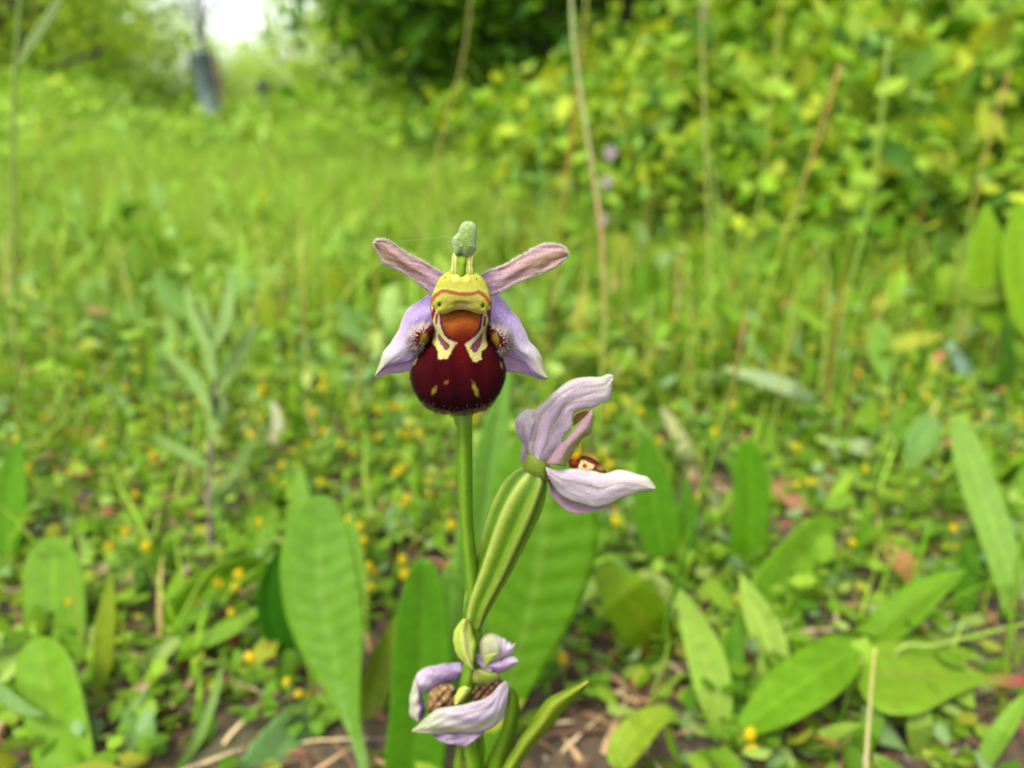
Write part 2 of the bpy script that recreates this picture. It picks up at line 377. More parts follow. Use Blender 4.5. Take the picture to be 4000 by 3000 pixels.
# ---- column head
HEAD = [(705, 470), (650, 503), (612, 545), (588, 605), (568, 660), (556, 708), (566, 742), (590, 762), (606, 795), (650, 803), (692, 796), (735, 778), (790, 770), (850, 776), (895, 793), (940, 802), (980, 797), (995, 768),
        (1018, 742), (1028, 712), (1016, 665), (1000, 605), (975, 545), (932, 500), (885, 470), (800, 462)]
BAND = c2([(478, 712), (560, 612), (650, 545), (720, 538), (800, 562), (900, 582), (1000, 592), (1120, 588), (1220, 552), (1290, 592), (1355, 662), (1420, 750)])
def head_col(P):
    p = u1(P); n = len(p)
    wob = 1.2*np.sin(p[:, 0]*.05+p[:, 1]*.05)
    C = np.tile(lin((178, 176, 62)), (n, 1))
    C = mixc(C, lin((194, 190, 88)), .8*ss(580, 620, p[:, 1])*ss(655, 630, p[:, 1]))
    C = mixc(C, lin((156, 170, 40)), .7*ss(110, 190, abs(p[:, 0]-792))*ss(640, 520, p[:, 1]))
    for cx in (752, 830): C = mixc(C, lin((214, 214, 110)), .6*ss(1.1, .4, np.hypot((p[:, 0]-cx)/34, (p[:, 1]-530)/38)))
    C = mixc(C, lin((164, 154, 62)), .8*ss(1.2, .7, np.hypot((p[:, 0]-795)/180, (p[:, 1]-718)/62)))
    C = mixc(C, lin((176, 162, 104)), .8*ss(1.25, .6, np.hypot((p[:, 0]-800)/75, (p[:, 1]-745)/28)))
    C = mixc(C, lin((140, 130, 60)), .45*ss(1.2, .6, np.hypot((p[:, 0]-795)/70, (p[:, 1]-712)/13)))
    C = mixc(C, lin((214, 208, 130)), .9*ss(-16, -4, sdf(p, HEAD))*ss(735, 765, p[:, 1]))
    C = mixc(C, lin((146, 70, 46)), .92*ss(22, 8, dline(p, BAND)+wob+2.5*np.sin(p[:, 0]*.33)*np.sin(p[:, 1]*.29)))
    for cx, cy in ((626, 733), (961, 742)): C = mixc(C, lin((60, 46, 14)), .9*ss(1.3, .5, np.hypot((p[:, 0]-cx)/12, (p[:, 1]-cy)/20)))
    for cx, cy in ((668, 522), (911, 531)): C = mixc(C, lin((60, 50, 10)), ss(1.2, .6, np.hypot((p[:, 0]-cx)/5, (p[:, 1]-cy)/10)))
    return C*KALB
def head_extra(P):
    p = u1(P)
    return .0002*sum(ss(1.2, .4, np.hypot((p[:, 0]-a)/18, (p[:, 1]-b)/24)) for a, b in ((626, 733), (961, 742))) - .00005*sum(ss(1.2, .2, np.hypot((p[:, 0]-a)/38, (p[:, 1]-535)/42)) for a in (752, 830)) + .00018*ss(1.2, .2, np.hypot((p[:, 0]-795)/120, (p[:, 1]-735)/36))
head = puff('column', c1(HEAD), c1((792, 650)), .0968, .0012, .0022, M_COLUMN, fl, head_col, 220, 80, head_extra, -.000003)
cc = lambda c: (lambda P: np.tile(alb(c), (len(P), 1)))
puff('column_neck', c1([(704, 500), (716, 430), (720, 370), (732, 330), (800, 320), (890, 330), (894, 380), (890, 440), (900, 500), (800, 530)]), c1((800, 430)), .0974, .0006, .0008, M_COLUMN, fl, cc((170, 186, 70)), 40, 10)
puff('column_neck', c1([(764, 525), (766, 440), (772, 345), (836, 345), (834, 440), (828, 525), (795, 560)]), c1((800, 440)), .0968, .0009, .0008, M_COLUMN, fl, cc((128, 164, 24)), 40, 10)
puff('anther_pouch', c1([(700, 490), (716, 440), (722, 380), (735, 335), (775, 335), (780, 420), (782, 505), (755, 535), (712, 518)]), c1((745, 440)), .0968, .0006, .0008, M_COLUMN, fl,
     lambda P: mixc(np.tile(lin((176, 186, 66)), (len(P), 1)), lin((226, 228, 160)), ss(.3, .9, np.sin(u1(P)[:, 0]*.28)))*KALB, 60, 14)
puff('anther_pouch', c1([(898, 490), (888, 440), (893, 380), (890, 335), (826, 335), (822, 420), (816, 505), (845, 535), (888, 518)]), c1((862, 440)), .0968, .0006, .0008, M_COLUMN, fl,
     lambda P: mixc(np.tile(lin((176, 186, 66)), (len(P), 1)), lin((226, 228, 160)), ss(.3, .9, np.sin(u1(P)[:, 0]*.28+1)))*KALB, 60, 14)
ANTH = [(742, 340), (726, 275), (722, 225), (742, 200), (765, 178), (780, 135), (805, 98), (850, 85), (890, 98), (912, 140), (915, 200), (910, 275), (912, 305), (890, 330), (842, 366), (800, 350), (765, 352)]
def anth_col(P):
    p = u1(P); C = np.tile(lin((146, 186, 70)), (len(p), 1))
    C = mixc(C, lin((196, 206, 160)), .75*ss(-42, -6, sdf(p, ANTH)))
    C = mixc(C, lin((190, 202, 150)), .6*ss(.2, .8, np.sin(p[:, 0]*.09+1.2*np.sin(p[:, 1]*.06))*np.sin(p[:, 1]*.05+1)))
    return mixc(C, lin((110, 150, 40)), .8*ss(30, 5, np.hypot((p[:, 0]-785), (p[:, 1]-340)*1.5)))*KALB
puff('anther_cap', c1(ANTH), c1((822, 225)), .0965, .0012, .0011, M_ANTHER, fl, anth_col, 90, 34)
puff('lip_tip', c1([(712, 1575), (728, 1562), (742, 1575), (738, 1592), (725, 1600), (714, 1592)]), c1((727, 1580)), .1, .0003, .0003, M_COLUMN, fl, cc((170, 180, 70)), 20, 6)
# ---- upper petals (hairy, pinkish) and lilac sepals
def petal_up_col(sgn):
    def f(s, t, xy):
        C = np.tile(lin((222, 186, 200)), (len(s), 1))
        C = mixc(C, lin((226, 196, 226)), ss(.35, 0, s))
        C = mixc(C, lin((186, 168, 118)), .8*ss(.15, .7, s)*np.exp(-((t-.6)/.24)**2))
        C = mixc(C, lin((148, 104, 100)), .6*np.exp(-((t-.5-.1*np.sin(5*s))/.07)**2)*ss(.1, .3, s))
        C = mixc(C, lin((172, 110, 160)), .5*ss(.55, .9, np.sin(s*26+2)*np.sin(t*9+1))*ss(.45, .2, t))
        C = mixc(C, lin((120, 110, 60)), .6*np.exp(-((s-.93)/.06)**2-((t-.45)/.3)**2))
        return mixc(C, lin((218, 208, 190)), .7*ss(.16, 0, np.minimum(t, 1-t))*ss(.2, .5, s))*KALB
    return f
PUL_A = [(665, 500), (560, 440), (480, 390), (380, 340), (290, 280), (230, 240), (185, 228), (140, 236), (124, 258)]
PUL_B = [(575, 655), (500, 590), (420, 530), (320, 465), (230, 430), (190, 400), (165, 345), (138, 298), (123, 268)]
PUR_A = [(935, 515), (1010, 470), (1080, 448), (1180, 400), (1280, 340), (1380, 285), (1460, 262), (1540, 270), (1600, 302), (1616, 335)]
PUR_B = [(1015, 665), (1070, 645), (1120, 620), (1200, 570), (1280, 540), (1380, 500), (1470, 460), (1530, 430), (1592, 380), (1617, 345)]
yU = lambda s, t: .0995 - .0028*s + .0001*(2*t-1)**2 - .00014*np.cos((t-.5)*9) + .0006*s*s
pL = sheet('petal', c1(PUL_A), c1(PUL_B), yU, M_PETAL, fl, petal_up_col(-1), 44, 18)
pR = sheet('petal', c1(PUR_A), c1(PUR_B), yU, M_PETAL, fl, petal_up_col(1), 44, 18)
SEL_A = [(575, 625), (480, 695), (390, 760), (345, 830), (318, 905), (270, 1000), (200, 1090), (175, 1150), (158, 1210), (130, 1276)]
SEL_B = [(640, 800), (600, 900), (520, 1010), (470, 1090), (430, 1130), (410, 1160), (330, 1185), (240, 1205), (180, 1240), (132, 1280)]
SEL2_A = [(520, 1010), (450, 1085), (400, 1115), (330, 1150), (240, 1203), (180, 1238), (131, 1279)]
SEL2_B = [(560, 1200), (470, 1225), (410, 1238), (330, 1250), (230, 1262), (160, 1286), (132, 1284)]
SER_A = [(1005, 690), (1070, 652), (1130, 700), (1172, 765), (1240, 850), (1290, 930), (1322, 1020), (1400, 1110), (1425, 1190), (1442, 1250), (1462, 1292)]
SER_B = [(940, 800), (1000, 960), (1060, 1060), (1110, 1110), (1160, 1125), (1230, 1155), (1300, 1200), (1340, 1255), (1385, 1285), (1430, 1306), (1460, 1298)]
SER2_A = [(1060, 1060), (1110, 1105), (1160, 1120), (1230, 1150), (1300, 1195), (1345, 1252), (1390, 1285)]
SER2_B = [(1000, 1200), (1110, 1238), (1180, 1246), (1250, 1257), (1310, 1270), (1352, 1283), (1412, 1313)]
def sepal_col(s, t, xy):
    C = np.tile(lin((214, 196, 250)), (len(s), 1))
    C = mixc(C, lin((206, 184, 250)), ss(.6, .1, s))
    C = mixc(C, lin((240, 236, 246)), .75*ss(.25, .8, s)*ss(.9, .3, t))
    C = mixc(C, lin((196, 174, 226)), .28*ss(.5, 1, np.cos(t*2*np.pi*6+.8*np.sin(5*s))))
    C = mixc(C, lin((168, 176, 140)), .55*np.exp(-((t-.62)/.05)**2)*ss(.15, .4, s))
    C = mixc(C, lin((200, 212, 140)), .8*ss(.6, .95, s)*ss(.95, .3, t))
    return mixc(C, lin((232, 230, 236)), .6*ss(.07, 0, t)*ss(.1, .3, s))*KALB
def sepal_in_col(s, t, xy): return mixc(np.tile(lin((236, 206, 255)), (len(s), 1)), lin((242, 226, 255)), .6*ss(.4, 1, t))*KALB
ySe = lambda s, t: .1010 + .0016*s + .0014*np.sin(np.pi*t)*(.3+s) - .0016*t
sheet('sepal', c1(SEL_A), c1(SEL_B), lambda s, t: .1012+.001*s-.0012*np.sin(np.pi*t*.9), M_PETAL, fl, sepal_col, 44, 20)
sheet('sepal_margin', c1(SEL2_A), c1(SEL2_B), lambda s, t: .1018+.0012*s+.0012*t, M_PETAL, fl, sepal_in_col, 24, 10)
sheet('sepal', c1(SER_A), c1(SER_B), lambda s, t: .1012+.001*s-.0012*np.sin(np.pi*t*.9), M_PETAL, fl, sepal_col, 44, 20)
sheet('sepal_margin', c1(SER2_A), c1(SER2_B), lambda s, t: .1018+.0012*s+.0012*t, M_PETAL, fl, sepal_in_col, 24, 10)
# dorsal sepal bent straight back behind the column
sheet('sepal', c1([(700, 640), (690, 600), (700, 560), (730, 535), (780, 530)]), c1([(890, 640), (900, 600), (890, 560), (860, 535), (800, 530)]), lambda s, t: .1005+.011*s, M_PETAL, fl, sepal_col, 16, 10)
# ---- hairs of the flower
R, Dd, Ln, Cc = [], [], [], []
def lobe_hair(outline, cen, k0, k1, n):
    f, b, P = puff_pts(c1(outline), c1(cen), .0992, .0019, .0012, 200, 20)
    cen3 = f[0].mean(0)
    for _ in range(n):
        th = int(rng.integers(k0, k1)) % 200; r = int(np.clip(19-abs(rng.normal(0, 5.5)), 4, 19))
        p = f[r, th]; out = f[19, th]-cen3; out = out/np.linalg.norm(out)
        d = out*(.5+.7*r/19)+np.array([0, -.25, .05])+rng.normal(0, .35, 3)
        R.append(p); Dd.append(d); Ln.append(rng.uniform(.00035, .0008))
        Cc.append(alb((255, 240, 228)) if rng.random() < .75 else alb((226, 176, 184)))
lobe_hair(LOBE_L, (488, 985), 14, 145, 1500); lobe_hair(LOBE_R, (1090, 1000), 8, 135, 1500)
nth, nr = 300, 110                                   # lip rim: short pile, longer along the lower edge
for _ in range(3600):
    th = int(rng.integers(70, 235)); yy = (LP[-1, th, 1]-820)*1.9756
    r = int(np.clip(109-abs(rng.normal(0, 12)), 40, 109)); p = LF[r, th]
    out = LF[109, th]-LF[0].mean(0); out /= np.linalg.norm(out)
    low = float(ss(1440, 1530, yy))
    R.append(p); Dd.append(out*(.6+.6*r/109)+np.array([0, -.5, 0])+rng.normal(0, .3, 3)); Ln.append(rng.uniform(.00012, .0003)*(1+1.1*low))
    Cc.append(alb((190, 170, 110)) if rng.random() < .5*low else (alb((120, 66, 54)) if rng.random() < .5 else alb((70, 22, 24))))
for sh, edges in ((pL, (PUL_A, PUL_B)), (pR, (PUR_A, PUR_B))):
    for k, e in enumerate(edges):
        E = spline(c1(e), 400); T = np.gradient(E, axis=0)
        for _ in range(520):
            i = int(rng.integers(0, 400)); s = i/399
            nn = np.array([T[i, 1], 0, T[i, 0]])/np.linalg.norm(T[i])*np.array([1, 1, 1])
            sg = 1 if (k == 0) else -1
            nv = np.array([T[i, 1], -T[i, 0]])*sg/np.linalg.norm(T[i])            # px normal, outward
            if sh is pL: nv = -nv
            d = np.array([nv[0], -.35, -nv[1]])
            R.append(at_Y(E[i, 0], E[i, 1], float(yU(s, 0.0)))); Dd.append(d+rng.normal(0, .3, 3)); Ln.append(rng.uniform(.00015, .0004)); Cc.append(alb((255, 248, 232)))
hairs('hair', R, Dd, np.array(Ln), .000034, np.array(Cc), fl)

# ================= second flower (side view) on its ribbed ovary
OV_A = c5([(240, 1500), (275, 1250), (370, 950), (480, 580), (580, 350), (680, 220), (785, 140)])
OV_B = c5([(400, 1560), (500, 1330), (640, 1080), (780, 800), (900, 540), (962, 330), (950, 215)])
oa, ob = spline(OV_A, 40), spline(OV_B, 40)
om = (oa+ob)/2; ow = np.linalg.norm(ob-oa, axis=1)/2
OY = np.linspace(.106, .1075, 40)
OC = at_Y(om[:, 0], om[:, 1], OY)
OR = ow/FPX*np.array([depth_of(p) for p in OC])
OR[-1] *= .75; OR[-2] *= .9
rib2 = lambda s, a: ((.10*np.cos(6*a+.6)+.03*np.cos(12*a+2.2))*ss(0, .2, s)*ss(1.02, .8, s))
def ov_col(s, a):
    C = np.tile(lin((112, 158, 22)), (len(s), 1)); k = np.cos(6*a+.6)
    C = mixc(C, lin((176, 200, 92)), .85*ss(.45, 1, k)); C = mixc(C, lin((80, 124, 12)), .9*ss(.1, -.75, k)); C = mixc(C, lin((150, 182, 60)), .6*ss(.9, 1, np.cos(12*a+2.2)))
    return mixc(C, lin((196, 208, 150)), .6*ss(.93, 1, s)*ss(.3, .9, k))*KALB
f2 = tube('flower', OC, OR, alb((120, 160, 30)), M_STEM, ORCHID, 48, rib2, ov_col)
puff('receptacle', c3([(372, 1060), (392, 970), (440, 900), (530, 900), (610, 980), (655, 1070), (640, 1150), (600, 1205), (500, 1190), (410, 1140)]), c3((515, 1050)), .1076, .0024, .002, M_STEM, f2, cc((128, 160, 44)), 40, 12)
f2['label'] = 'half closed side bloom on a long ribbed green ovary'
def lil_col(v1=None, v2=None, tipg=.6, base=(228, 210, 236)):
    def f(s, t, xy):
        C = np.tile(lin(base), (len(s), 1))
        C = mixc(C, lin((240, 234, 248)), .55*ss(.3, .9, s))
        C = mixc(C, lin((206, 182, 228)), .5*np.exp(-((t-.4)/.2)**2)*ss(.8, .2, s))
        for v in (v1, v2):
            if v is not None: C = mixc(C, lin((140, 148, 84)), .8*np.exp(-((t-v)/.032)**2)*ss(1, .55, s))
        C = mixc(C, lin((188, 168, 196)), .3*ss(.55, 1, np.cos(t*2*np.pi*6+.8*np.sin(5*s)))*ss(.02, .2, s)*ss(1, .7, s))
        C = mixc(C, lin((206, 216, 170)), tipg*ss(.75, 1, s))
        return mixc(C, lin((204, 214, 166)), .6*ss(.1, 0, t))*KALB
    return f
Y2 = .1075
# large upper sepal
sheet('sepal', c3([(450, 960), (420, 820), (440, 680), (490, 480), (610, 365), (760, 230), (900, 152), (1030, 135), (1150, 140), (1240, 106), (1284, 128)]),
      c3([(600, 1015), (690, 930), (752, 870), (772, 750), (862, 640), (880, 505), (960, 470), (1080, 440), (1180, 385), (1245, 350), (1285, 160)]),
      lambda s, t: Y2-.0018*np.sin(np.pi*np.clip(t*.8+.1, 0, 1))*(1-.3*s)+.0002*np.sin(9*t+4*s), M_PETAL, f2, lil_col(.2, .55), 44, 24)
sheet('sepal', c3([(430, 900), (350, 770), (300, 680), (287, 600), (320, 530), (400, 470), (470, 462)]), c3([(470, 900), (450, 800), (450, 700), (480, 600), (510, 540), (530, 490), (520, 470)]),
      lambda s, t: Y2+.0012-.0024*t*np.sin(np.pi*(s*.8+.1)), M_PETAL, f2, lil_col(.5, None, .3), 24, 14)
sheet('sepal', c3([(345, 1010), (345, 950), (352, 880), (358, 805)]), c3([(440, 980), (440, 920), (420, 870), (362, 803)]), lambda s, t: Y2+.002+0*s, M_PETAL, f2, lil_col(), 10, 6)
# lower sepal and its keel
sheet('sepal', c3([(600, 1050), (720, 1078), (900, 1060), (1080, 1090), (1200, 1110), (1330, 1075), (1450, 1100), (1560, 1130), (1635, 1150), (1712, 1255)]),
      c3([(620, 1130), (690, 1250), (780, 1345), (900, 1405), (1050, 1447), (1200, 1432), (1400, 1352), (1550, 1302), (1670, 1292), (1714, 1268)]),
      lambda s, t: Y2-.0015-.0016*np.sin(np.pi*np.clip(t*.75+.12, 0, 1))+.0003*np.sin(7*s), M_PETAL, f2,
      lambda s, t, xy: mixc(lil_col(.42, None, .7, (232, 224, 240))(s, t, xy), alb((196, 208, 150)), .7*ss(.86, 1, t)), 44, 22)
sheet('petal', c3([(640, 1180), (720, 1280), (850, 1370), (1000, 1430), (1120, 1445), (1250, 1420)]), c3([(630, 1230), (660, 1330), (730, 1425), (840, 1492), (960, 1522), (1240, 1455)]),
      lambda s, t: Y2+.0002-.001*t, M_PETAL, f2, lambda s, t, xy: np.tile(alb((186, 160, 182)), (len(s), 1)), 24, 10)
sheet('petal', c3([(600, 1010), (700, 880), (800, 770), (900, 660), (1000, 540), (1070, 462)]), c3([(800, 1040), (850, 930), (930, 810), (985, 745), (1060, 690), (1078, 560)]),
      lambda s, t: Y2-.002-.0012*np.sin(np.pi*t)-.001*s, M_PETAL, f2,
      lambda s, t, xy: mixc(np.tile(alb((192, 160, 176)), (len(s), 1)), alb((190, 190, 128)), ss(.35, .9, t)), 28, 12)
sheet('petal', c3([(880, 560), (930, 500), (1000, 480)]), c3([(880, 640), (960, 560), (1060, 480)]), lambda s, t: Y2+.001+0*s, M_PETAL, f2, lambda s, t, xy: np.tile(alb((190, 140, 96)), (len(s), 1)), 8, 5)
def lip2(P):
    q = np.stack([(P[:, 0]-1900)*2.592, (P[:, 1]-1420)*2.592], -1)
    C = np.tile(lin((112, 50, 34)), (len(q), 1))
    C = mixc(C, lin((226, 206, 142)), ss(8, -8, sdf(q, [(930, 1060), (950, 975), (1000, 985), (1050, 1010), (1095, 1030), (1070, 1080), (1000, 1090)])))
    C = mixc(C, lin((150, 70, 52)), ss(8, -6, sdf(q, [(965, 1040), (990, 1005), (1030, 1040), (1000, 1060)])))
    C = mixc(C, lin((96, 24, 26)), ss(22, 8, dline(q, [(950, 935), (1050, 960), (1130, 1010), (1200, 1080)])))
    return mixc(C, lin((176, 132, 70)), .8*ss(60, 15, np.hypot(q[:, 0]-1160, q[:, 1]-1070)))*KALB
puff('lip', c3([(925, 1000), (950, 940), (1020, 938), (1100, 975), (1160, 1030), (1215, 1095), (1150, 1130), (1000, 1140), (900, 1120), (870, 1060)]), c3((1040, 1045)), Y2-.0005, .0017, .0025, M_LIP, f2, lip2, 80, 26)
puff('stigma', c3([(840, 1040), (830, 985), (870, 950), (920, 955), (945, 1000), (930, 1050), (880, 1060)]), c3((885, 1005)), Y2-.0006, .0014, .001, M_COLUMN, f2, cc((158, 56, 28)), 30, 10)
puff('pollinium', c3([(845, 955), (855, 915), (890, 890), (930, 870), (950, 800), (962, 780), (966, 860), (962, 930), (930, 972), (880, 985)]), c3((915, 920)), Y2-.0012, .0011, .0009, M_COLUMN, f2, cc((238, 182, 20)), 40, 14)
puff('wilt_spot', c3([(605, 1165), (620, 1148), (648, 1185), (635, 1205), (615, 1195)]), c3((626, 1178)), Y2-.0013, .0004, .0004, M_DRY, f2, cc((96, 40, 20)), 16, 5)

# ---- bract under the second flower
Y3 = .1065
def bract_col(s, t, xy):
    C = np.tile(lin((214, 240, 104)), (len(s), 1))
    C = mixc(C, lin((246, 252, 170)), .8*np.exp(-((t-.55)/.16)**2)); C = mixc(C, lin((142, 176, 44)), .7*ss(.72, .95, t))
    return mixc(C, lin((176, 140, 84)), .6*ss(.94, 1, s))*KALB
sheet('bract', c4([(640, 150), (590, 215), (558, 290), (545, 400), (598, 520), (660, 605), (742, 668)]), c4([(690, 155), (735, 235), (765, 340), (778, 440), (765, 520), (745, 590), (750, 660)]),
      lambda s, t: Y3-.0018-.0016*np.sin(np.pi*t)+.0004*np.sin(12*t), M_PETAL, ORCHID, bract_col, 30, 14)
# ================= third flower (withered, below)
f3 = puff('flower', c4([(745, 660), (800, 640), (900, 665), (1010, 700), (1020, 760), (960, 800), (850, 820), (750, 800), (735, 730)]), c4((870, 730)), Y3, .0018, .0018, M_STEM, ORCHID,
          lambda P: mixc(np.tile(alb((138, 168, 60)), (len(P), 1)), alb((176, 160, 120)), .5*ss(-.4, 1, np.sin(P[:, 0]*.05+P[:, 1]*.08))), 40, 12)
f3['label'] = 'withered lowest bloom with brown lip and folded lilac sepals'
Y4 = .1075
sheet('sepal', c4([(640, 600), (580, 590), (420, 608), (290, 632), (200, 680), (150, 765)]), c4([(620, 745), (590, 755), (490, 800), (390, 835), (290, 885), (215, 915)]),
      lambda s, t: Y4+.001-.0015*np.sin(np.pi*t)-.001*s, M_PETAL, f3, lil_col(None, None, .1, (186, 164, 214)), 24, 14, crumple=.00028)
sheet('sepal', c4([(152, 765), (120, 880), (104, 1000), (108, 1110), (150, 1165), (200, 1190)]), c4([(215, 900), (238, 960), (250, 1030), (262, 1100), (240, 1140), (205, 1185)]),
      lambda s, t: Y4-.0008-.0012*np.sin(np.pi*t), M_PETAL, f3, lambda s, t, xy: mixc(np.tile(alb((222, 224, 206)), (len(s), 1)), alb((172, 136, 212)), ss(.52, .68, t)), 20, 14, crumple=.00028)
def brown(P):
    q = P*2.59
    n = .45*(np.sin(q[:, 0]*.035+1.6*np.sin(q[:, 1]*.028))+np.sin(q[:, 1]*.051-q[:, 0]*.021+1.3*np.sin(q[:, 0]*.043))+.8*np.sin(q[:, 0]*.11+q[:, 1]*.07)*np.sin(q[:, 1]*.13-q[:, 0]*.05))
    C = np.tile(lin((150, 112, 66)), (len(P), 1)); C = mixc(C, lin((196, 160, 98)), .8*ss(.2, .9, n)); return mixc(C, lin((92, 52, 30)), .8*ss(-.3, -.9, n))*KALB
puff('lip', c4([(300, 900), (360, 840), (440, 805), (520, 810), (575, 860), (580, 950), (560, 1030), (480, 1080), (380, 1100), (300, 1100), (275, 1040)]), c4((430, 960)), Y4-.0002, .0026, .002, M_DRY, f3, brown, 60, 22,
     lambda P: .0005*np.sin(P[:, 0]*.16)*np.sin(P[:, 1]*.13+1))
puff('petal', c4([(640, 1010), (700, 920), (760, 850), (860, 790), (960, 740), (1030, 745), (1060, 800), (1000, 880), (920, 960), (800, 1010)]), c4((860, 880)), Y4-.0004, .0012, .0015, M_DRY, f3,
     lambda P: mixc(brown(P), alb((60, 28, 20)), .8*ss(60, 20, np.hypot(*(P-c4((830, 860))).T)*2.59)), 60, 20, lambda P: .0008*np.sin(P[:, 0]*.2)*np.sin(P[:, 1]*.17))
puff('stigma', c4([(880, 900), (895, 870), (925, 875), (935, 905), (915, 940), (885, 930)]), c4((907, 903)), Y4-.0016, .0006, .0006, M_COLUMN, f3, cc((130, 44, 52)), 20, 6)
sheet('sepal', c4([(1075, 775), (1000, 835), (950, 890), (850, 965), (700, 1002), (500, 1042), (370, 1070), (250, 1170), (128, 1280)]),
      c4([(1105, 800), (1098, 930), (1078, 1060), (1040, 1160), (960, 1232), (850, 1280), (700, 1308), (480, 1300), (300, 1310), (130, 1290)]),
      lambda s, t: Y4-.0035-.0022*np.sin(np.pi*np.clip(t*.8+.1, 0, 1))*np.sin(np.pi*np.clip(s*.8+.12, 0, 1)), M_PETAL, f3,
      lambda s, t, xy: mixc(mixc(lil_col(.34, None, .0, (208, 198, 222))(s, t, xy), alb((200, 212, 160)), .75*ss(.5, .9, s)), alb((196, 208, 152)), .7*np.exp(-((t-.82)/.09)**2)*ss(.1, .3, s)), 44, 22, crumple=.00028)
sheet('petal', c4([(310, 1300), (450, 1310), (600, 1312), (740, 1300), (860, 1280)]), c4([(330, 1325), (440, 1395), (560, 1415), (660, 1440), (860, 1300)]),
      lambda s, t: Y4-.003+.0004*np.sin(14*s)-.0006*t, M_PETAL, f3, lambda s, t, xy: np.tile(alb((198, 176, 214)), (len(s), 1)), 28, 10, crumple=.00028)
sheet('bract', c4([(640, 830), (590, 880), (560, 950), (556, 1020)]), c4([(730, 850), (690, 920), (640, 980), (580, 1030)]), lambda s, t: Y4-.003-.0008*np.sin(np.pi*t), M_PETAL, ORCHID, bract_col, 16, 10)
# small nodding bud beside the bract
f4 = puff('bud', c4([(790, 560), (785, 450), (800, 370), (850, 310), (930, 290), (1010, 320), (1060, 370), (1080, 450), (1040, 540), (960, 600), (860, 640), (810, 620)]), c4((920, 460)), Y3+.0008, .0026, .0026, M_PETAL, ORCHID,
          lambda P: mixc(mixc(np.tile(alb((206, 214, 170)), (len(P), 1)), alb((232, 228, 236)), ss(-40, 60, (P[:, 0]-c4((960, 460))[0])*2.59)), alb((176, 192, 120)), .6*np.exp(-(((P[:, 0]-c4((1000, 0))[0])*2.59-.25*((P[:, 1]-c4((0, 400))[1])*2.59))/16)**2)), 60, 22)
sheet('sepal', c4([(1000, 330), (1080, 360), (1140, 410), (1172, 395)]), c4([(960, 600), (1040, 570), (1130, 520), (1172, 400)]), lambda s, t: Y3+.0002-.0012*np.sin(np.pi*t), M_PETAL, f4, lil_col(None, None, .1, (222, 212, 238)), 20, 12)
sheet('sepal', c4([(900, 590), (1000, 580), (1090, 545), (1160, 530), (1208, 578)]), c4([(870, 640), (930, 672), (1030, 690), (1130, 640), (1206, 590)]), lambda s, t: Y3-.0006-.001*np.sin(np.pi*t), M_PETAL, f4, lil_col(None, None, .0, (192, 162, 214)), 20, 12)
sheet('sepal', c4([(770, 500), (780, 570), (830, 640), (930, 690)]), c4([(850, 520), (870, 580), (900, 630), (950, 650)]), lambda s, t: Y3-.0012+0*s, M_PETAL, f4, lil_col(None, None, .0, (196, 170, 214)), 14, 8)
sheet('sepal_margin', c4([(870, 520), (860, 580), (855, 640)]), c4([(1010, 490), (930, 560), (870, 645)]), lambda s, t: Y3-.0024+.0008*s, M_PETAL, f4, bract_col, 12, 8)
# ---- long bract and clasping leaf low on the stem
def green_sheet(c, hi):
    return lambda s, t, xy: mixc(mixc(np.tile(alb(c), (len(s), 1)), alb(hi), .7*np.exp(-((t-.45)/.2)**2)), alb((196, 170, 80)), .6*ss(.95, 1, s))
sheet('bract', c4([(850, 2050), (980, 1760), (1060, 1630), (1200, 1400), (1310, 1240), (1400, 1090), (1500, 965), (1700, 860), (1905, 772)]),
      c4([(1020, 2050), (1110, 1800), (1210, 1650), (1330, 1455), (1500, 1275), (1600, 1150), (1720, 1010), (1820, 910), (1922, 795)]),
      lambda s, t: .1075-.002*s-.0022*np.sin(np.pi*t), M_LEAF, ORCHID, green_sheet((128, 168, 26), (170, 196, 66)), 40, 16, .0003)
sheet('bract', c4([(780, 2050), (860, 1700), (930, 1500), (1010, 1330), (1060, 1180), (1090, 1000), (1100, 840)]),
      c4([(960, 2050), (1070, 1700), (1130, 1480), (1180, 1260), (1212, 1060), (1190, 920), (1115, 835)]), lambda s, t: .1095+.001*s-.0014*np.sin(np.pi*t), M_LEAF, ORCHID, green_sheet((104, 156, 16), (136, 180, 40)), 30, 12, .0003)
sheet('leaf', c4([(420, 2200), (500, 1900), (545, 1640), (580, 1420), (600, 1250)]), c4([(620, 2200), (640, 1900), (640, 1640), (640, 1420), (625, 1250)]), lambda s, t: .1068+0*s, M_LEAF, ORCHID, green_sheet((112, 160, 22), (150, 188, 60)), 20, 8, .0003)
sheet('leaf', c4([(760, 2200), (770, 1900), (760, 1640), (770, 1420), (790, 1250)]), c4([(900, 2200), (880, 1900), (870, 1640), (860, 1420), (820, 1250)]), lambda s, t: .1085+0*s, M_LEAF, ORCHID, green_sheet((96, 146, 14), (128, 172, 34)), 20, 8, .0003)
cam_d.dof.focus_distance = depth_of(at_Y(1800, 1330, .0975))

# silk thread from the anther to the left petal
th = spline(np.array([at_Y(*c1((722, 198)), .0962), at_Y(*c1((540, 222)), .0966), at_Y(*c1((300, 242)), .0962)]), 12)
tag(tube('silk_thread', th, .000007, alb((220, 225, 220)), M_HAIR, None, 5), 'fine pale spider silk strung between orchid anther and petal', 'thread')

